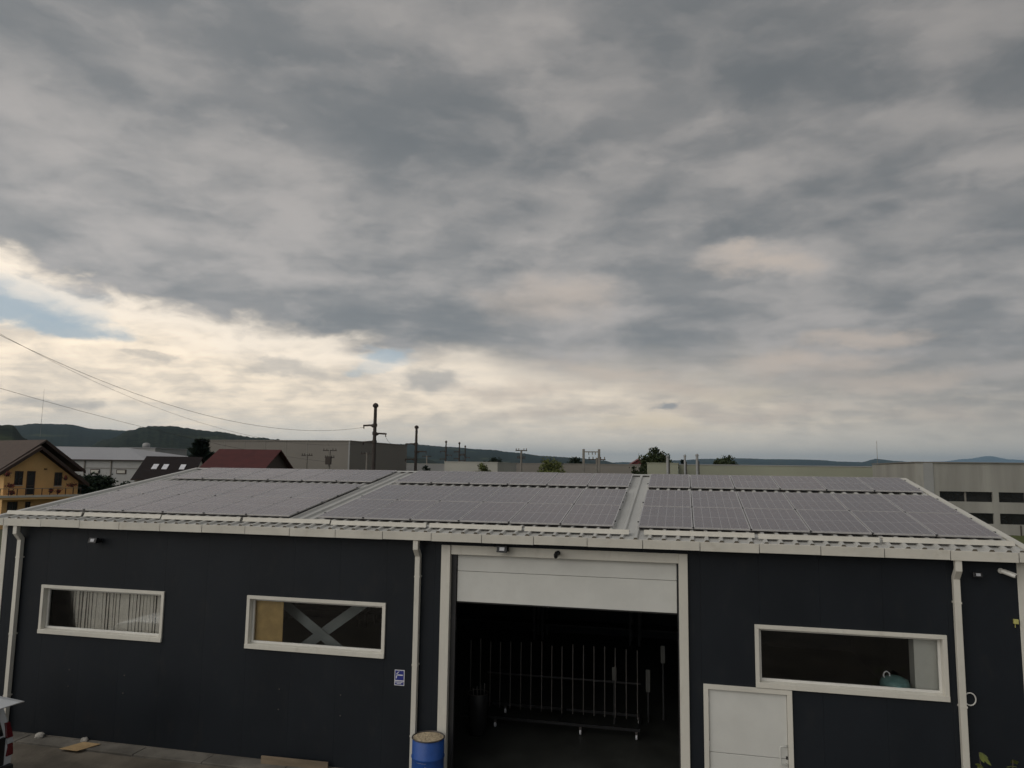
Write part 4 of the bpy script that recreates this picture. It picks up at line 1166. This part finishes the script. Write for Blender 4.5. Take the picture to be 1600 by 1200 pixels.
# ------------------------------------------------------------------ poles, portal, flues, wires
def big_pole(x, y, h, rz, label, arms=((2.5, -1), (3.5, 1), (4.5, -1)), r=.20, name='power_pole', arm=1.5, m=None):
    m = m or M['pole']
    t = empty(name, (x, y, 0), rz); tag(t, label, 'power pole', 'power poles')
    MB().tube([(0, 0, 0), (0, 0, h - .3), (0, 0, h - .28)], [r * 1.5, r, r], 12).build('mast', m, t, local=True)
    mb = MB(); mb.lathe([(r * .5, 0), (r * 1.7, .15), (r * 1.9, .35), (r * 1.3, .55), (r * .3, .65)], (0, 0, h - .45), 12); mb.build('cap', m, t, local=True)
    for dz, s in arms:
        z = h - dz
        mb = MB(); mb.beam((0, 0, z), (s * arm, 0, z - .08), .2, .16 + .03 * arm); mb.beam((s * .05, 0, z - .35), (s * arm * .35, 0, z - .10), .10, .12)
        a = mb.build('crossarm', m, t, local=True)
        mb = MB(); mb.tube([(s * arm * .96, 0, z - .15), (s * arm * .96, 0, z - .45)], .07, 8); o = mb.build('insulator', m, a, local=True); o.location = Vector(o.location) - Vector(a.location)
        mb = MB(); mb.lathe([(r * 1.5, 0), (r * 1.5, .35)], (0, 0, z - .2), 12); mb.build('collar', m, t, local=True)
    return t
big_pole(-36.35, 70, 13.5, R(0), 'tall dark power pole with three offset arms before the grey hall', r=.19, arm=1.5)
big_pole(-43.95, 105, 12.9, R(0), 'second dark power pole at the right end of the grey hall', r=.20, arm=1.9, arms=((2.9, -1), (4.2, 1), (5.5, -1)))
big_pole(-59.8, 170, 12.9, 0, 'far thin power pole, leftmost of the distant three', r=.17, arm=1.6)
big_pole(-62.3, 190, 13.3, 0, 'far thin power pole, middle of the distant three', r=.17, arm=1.6)
big_pole(-66.5, 210, 13.0, 0, 'far thin power pole, rightmost of the distant three', r=.16, arm=1.6)
big_pole(-50.0, 15, 21.0, R(-60), 'tall power pole at far left from which the overhead wires hang', r=.22)
def t_pole(x, y, h, label, two=True, w=1.0, m=None, box=False):
    m = m or M['cpole']
    t = empty('utility_pole', (x, y, 0)); tag(t, label, 'utility pole', 'short utility poles')
    MB().tube([(x, y, 0), (x, y, h)], [.17, .12], 8).build('mast', m, t)
    for k, z in enumerate((h - .15, h - 1.1) if two else (h - .25,)):
        a = MB().box(x - w * (1 if k == 0 else .7), x + w * (1 if k == 0 else .7), y - .06, y + .06, z, z + .12).build('crossarm', M['pole'], t)
        for s in (-1, -.5, .5, 1):
            MB().tube([(x + s * w * .9 * (1 if k == 0 else .7), y, z + .12), (x + s * w * .9 * (1 if k == 0 else .7), y, z + .34)], .05, 6).build('insulator', M['pole'], a)
    if box: MB().box(x - .4, x + .4, y - .45, y - .15, h - 2.0, h - .9).build('transformer', M['pole'], t)
    return t
t_pole(-50.6, 80, 7.6, 'leftmost small utility pole in front of the grey hall', False, .8)
t_pole(-47.2, 80, 8.2, 'small utility pole with a transformer in front of the grey hall', True, 1.0, box=True)
t_pole(-41.7, 80, 7.9, 'small utility pole just left of the tall dark power pole', False, .9)
t_pole(-20.3, 80, 8.4, 'T shaped utility pole right of the small pale building', True, .75)
t_pole(-48.0, 122, 8.3, 'far utility pole between the second pole and the pale building', False, .9)
pf = empty('portal_frame', (-8.85, 60, 0)); tag(pf, 'concrete portal frame of two posts joined by a top beam', 'frame')
for x in (-9.62, -8.08): MB().beam((x, 60, 0), (x, 60, 7.98), .22, .22, up=(0, 1, 0)).build('post', M['cpole'], pf)
MB().box(-9.62, -8.08, 59.95, 60.05, 7.66, 7.76).build('beam', M['cpole'], pf)
MB().box(-9.5, -8.2, 59.96, 60.04, 6.05, 6.12).build('lower_beam', M['cpole'], pf)
for x in (-9.1, -8.75, -8.45): MB().tube([(x, 60, 7.66), (x, 60, 7.42)], .035, 6).build('insulator', M['pole'], pf)
t_pole(-8.75, 64, 7.2, 'utility pole standing just behind the portal frame', False, .9)
for i, (x, z, r) in enumerate(((-1.82, 7.85, .17), (.26, 8.0, .13), (1.71, 8.1, .16))):
    t = empty('flue', (x, 80, 0)); tag(t, ('thick steel flue with a bent cowl, leftmost of three', 'thin steel flue, middle of three', 'steel flue with a side pipe, rightmost of three')[i], 'flue', 'steel flues')
    MB().tube([(x, 80, 0), (x, 80, z - .3)], r, 12).build('pipe', M['flue'], t); MB().lathe([(r * 1.05, 0), (r * 1.3, .06), (r * 1.3, .16), (r * .6, .28)], (x, 80, z - .299), 12).build('cowl', M['flue'], t)
    MB().box(x + r * 1.1, x + r * 1.1 + .10, 79.95, 80.05, 0, z - .9).build('side_pipe', M['pole'], t)
def wire(a, b_, sag, r, label):
    a, b_ = Vector(a), Vector(b_); pts = []
    for k in range(33):
        t = k / 32; p = a.lerp(b_, t); p.z -= 4 * sag * t * (1 - t); pts.append(p)
    mb = MB(); mb.tube(pts, r, 5); return tag(mb.build('wire', M['wire']), label, 'wire', 'overhead wires')
wire((-50, 15, 20.6), (-37.8, 70, 10.7), 4.55, .016, 'upper overhead wire sweeping down from the left to the tall pole')
wire((-50, 15, 21.4), (-37.8, 70, 8.75), 4.6, .010, 'middle overhead wire reaching the lower arm of the tall pole')
wire((-55, 18, 15.0), (-50, 85, 6.6), 1.4, .015, 'lower overhead wire descending to the left hill')
wire((-34.9, 70, 9.5), (-45.8, 105, 9.5), .9, .018, 'thin overhead wire between the two tall dark poles')
def mast(x, y, z0, h, r, label):
    t = empty('radio_mast', (x, y, z0)); tag(t, label, 'mast', 'distant radio masts')
    MB().tube([(x, y, z0), (x, y, z0 + h)], [r, r * .5], 6).build('lattice', M['cpole'], t)
    return t
mast(-2020, 1975, 90, 155, .55, 'thin far mast on the leftmost hill')
mast(215, 900, 0, 44, .35, 'thin far mast above the long greenish building')
mast(-52, 900, 0, 28, .35, 'thin far mast right of the portal frame')

# ------------------------------------------------------------------ greenery between the blocks
tree('tree', (-3.4, 88, 0), 8.8, 1.95, 'broad', 'dark round tree left of the steel flues', M['f_mid'], 5980, .34, seed=21)
tree('shrub', (-5.6, 84, 0), 6.9, 1.1, 'broad', 'narrow shrub at the foot of the round tree', M['f_mid'], 1820, .28, seed=22, cat='shrub')
tree('shrub', (-15.8, 78, 0), 7.2, 2.5, 'broad', 'pale green bush left of the portal frame', M['f_pale'], 3900, .26, seed=23, cat='shrub')
tree('shrub', (-25.2, 80, 0), 6.75, 1.4, 'broad', 'small pale bush in front of the small pale building', M['f_pale'], 1820, .24, seed=24, cat='shrub')
tree('tree', (-19.7, 126, 0), 8.3, 1.6, 'broad', 'small far dark tree above the long grey building', M['f_dark'], 1820, .36, seed=25)
tree('tree', (6.6, 110, 0), 8.5, 2.3, 'broad', 'green treetop above the long greenish building', M['f_mid'], 3380, .36, seed=26)
tree('shrub', (-34.6, 84, 0), 6.6, .8, 'broad', 'tiny dark bush at the foot of the tall pole', M['f_dark'], 1040, .24, seed=27, cat='shrub')
tree('tree', (-52, 190, 0), 9.4, 2.6, 'broad', 'far dark treetop above the small pale building', M['f_dark'], 1820, .5, seed=28)
tree('conifer_tree', (.0, 180, 0), 9.0, 1.6, 'conifer', 'tiny far conifer between the flues', M['f_dark'], 1820, .5, seed=29)

# ------------------------------------------------------------------ hills
hm, hb, hp = principled('forest')
geo = hb.n('ShaderNodeNewGeometry'); P = geo.outputs['Position']
a1 = hb.noise(P, .0035, 5, .6); a2 = hb.noise(P, .045, 6, .72)
c = hb.mix(hb.smooth(a2, .35, .68), (0.005, 0.010, 0.008), (0.024, 0.036, 0.022))
c = hb.mix(hb.mul(hb.smooth(a1, .56, .68), .8), c, (0.060, 0.072, 0.034))
hb.put(hp.inputs['Base Color'], c); hp.inputs['Roughness'].default_value = .95; hp.inputs['Specular IOR Level'].default_value = .1
def hills(name, dist, depth, prof, rough, seed, tree_h=0.0, step=.09):
    mb = MB(); azs = []; a = prof[0][0]
    while a <= prof[-1][0] + 1e-6: azs.append(a); a += step
    rad = [0, .18, .36, .52, .66, .78, .88, .95, 1.0, 1.06, 1.3, 1.8]
    vs = []
    for a in azs:
        for (x0, y0), (x1, y1) in zip(prof, prof[1:]):
            if x0 <= a <= x1 + 1e-6:
                f = (a - x0) / (x1 - x0); f = f * f * (3 - 2 * f); el = y0 + (y1 - y0) * f; break
        zt = CAM_H + math.tan(R(el)) * dist
        for q in rad:
            d = dist - depth + depth * q
            s = q if q <= 1 else max(0.0, 1 - (q - 1) * 1.1)
            s = s * s * (3 - 2 * s) * .35 + s * .65
            x, y = d * math.sin(R(a)), -13.72 + d * math.cos(R(a))
            nz = mnoise.fractal(Vector((x / (dist * .06), y / (dist * .06), seed)), .8, 2.0, 5)
            env = min(1, q * 3) * (1 if q < .9 else .25)
            z = zt * s + nz * rough * env
            if q > .5: z += tree_h * mnoise.noise(Vector((x / 9.0, y / 9.0, seed)))
            vs.append((x, y, max(z, -2)))
    n = len(rad)
    mb.faces(vs, [(i * n + k, (i + 1) * n + k, (i + 1) * n + k + 1, i * n + k + 1) for i in range(len(azs) - 1) for k in range(n - 1)])
    return tag(mb.build(name, hm, smooth=True), kind='structure')
hills('wooded_hill', 1000, 350, [(-62, 1.5), (-54, 2.3), (-50, 2.55), (-47, 2.38), (-46.2, 1.5), (-45.6, .4), (-45, -.2)], 3, 1, 2.2, .05)
hills('hill', 5200, 2600, [(-75, 1.6), (-60, 2.1), (-50, 2.2), (-47, 2.38), (-45.6, 2.58), (-44, 2.6), (-42.3, 2.33), (-40.4, 2.28), (-38, 2.1), (-35, 1.5), (-32, .5), (-30, -.1)], 14, 2, 3)
hills('hill', 2300, 1300, [(-46, -.1), (-43.5, .6), (-41.5, 1.7), (-40.2, 2.35), (-39, 2.66), (-38, 2.70), (-35, 2.45), (-32, 2.07), (-28.8, 1.8), (-24, 1.4), (-20, .8), (-17, 0)], 8, 3, 3.5)
hills('hill', 5200, 2200, [(-34, 0), (-30, .8), (-26, 1.6), (-23, 1.8), (-20.8, 1.83), (-17.9, 1.68), (-15, 1.52), (-12.9, 1.31), (-10.5, 1.08), (-8.0, .97), (-6.1, .80), (-4.2, .45), (-2, 0)], 10, 4, 4)
hills('hill', 11000, 4000, [(-9, .2), (-6, .62), (-3.2, .70), (-.3, .88), (1.6, .99), (4.3, 1.07), (6.1, 1.02), (8.7, 1.01), (11.2, .88), (12.2, .86), (13.2, 1.09), (14.4, .95), (15.6, .83), (18, .65), (21, .7), (25, .9), (32, .6), (40, .2)], 14, 5, 4)
hills('mountain', 38000, 8000, [(8, 0), (13, .6), (17.0, .92), (18.5, 1.12), (19.8, 1.30), (20.9, 1.10), (22, 1.02), (25, 1.2), (30, .8), (36, .2)], 60, 6, 0)

# ------------------------------------------------------------------ air
hz = bpy.data.materials.new('air'); hz.use_nodes = True; t = hz.node_tree; t.nodes.clear()
vol = t.nodes.new('ShaderNodeVolumePrincipled'); vol.inputs['Color'].default_value = (.50, .75, 1.0, 1); vol.inputs['Density'].default_value = HAZE; vol.inputs['Anisotropy'].default_value = 0.1
oo = t.nodes.new('ShaderNodeOutputMaterial'); t.links.new(vol.outputs[0], oo.inputs['Volume'])
tag(MB().box(-44000, 44000, -44000, 44000, -3.5, 1000).build('haze', hz), kind='stuff')
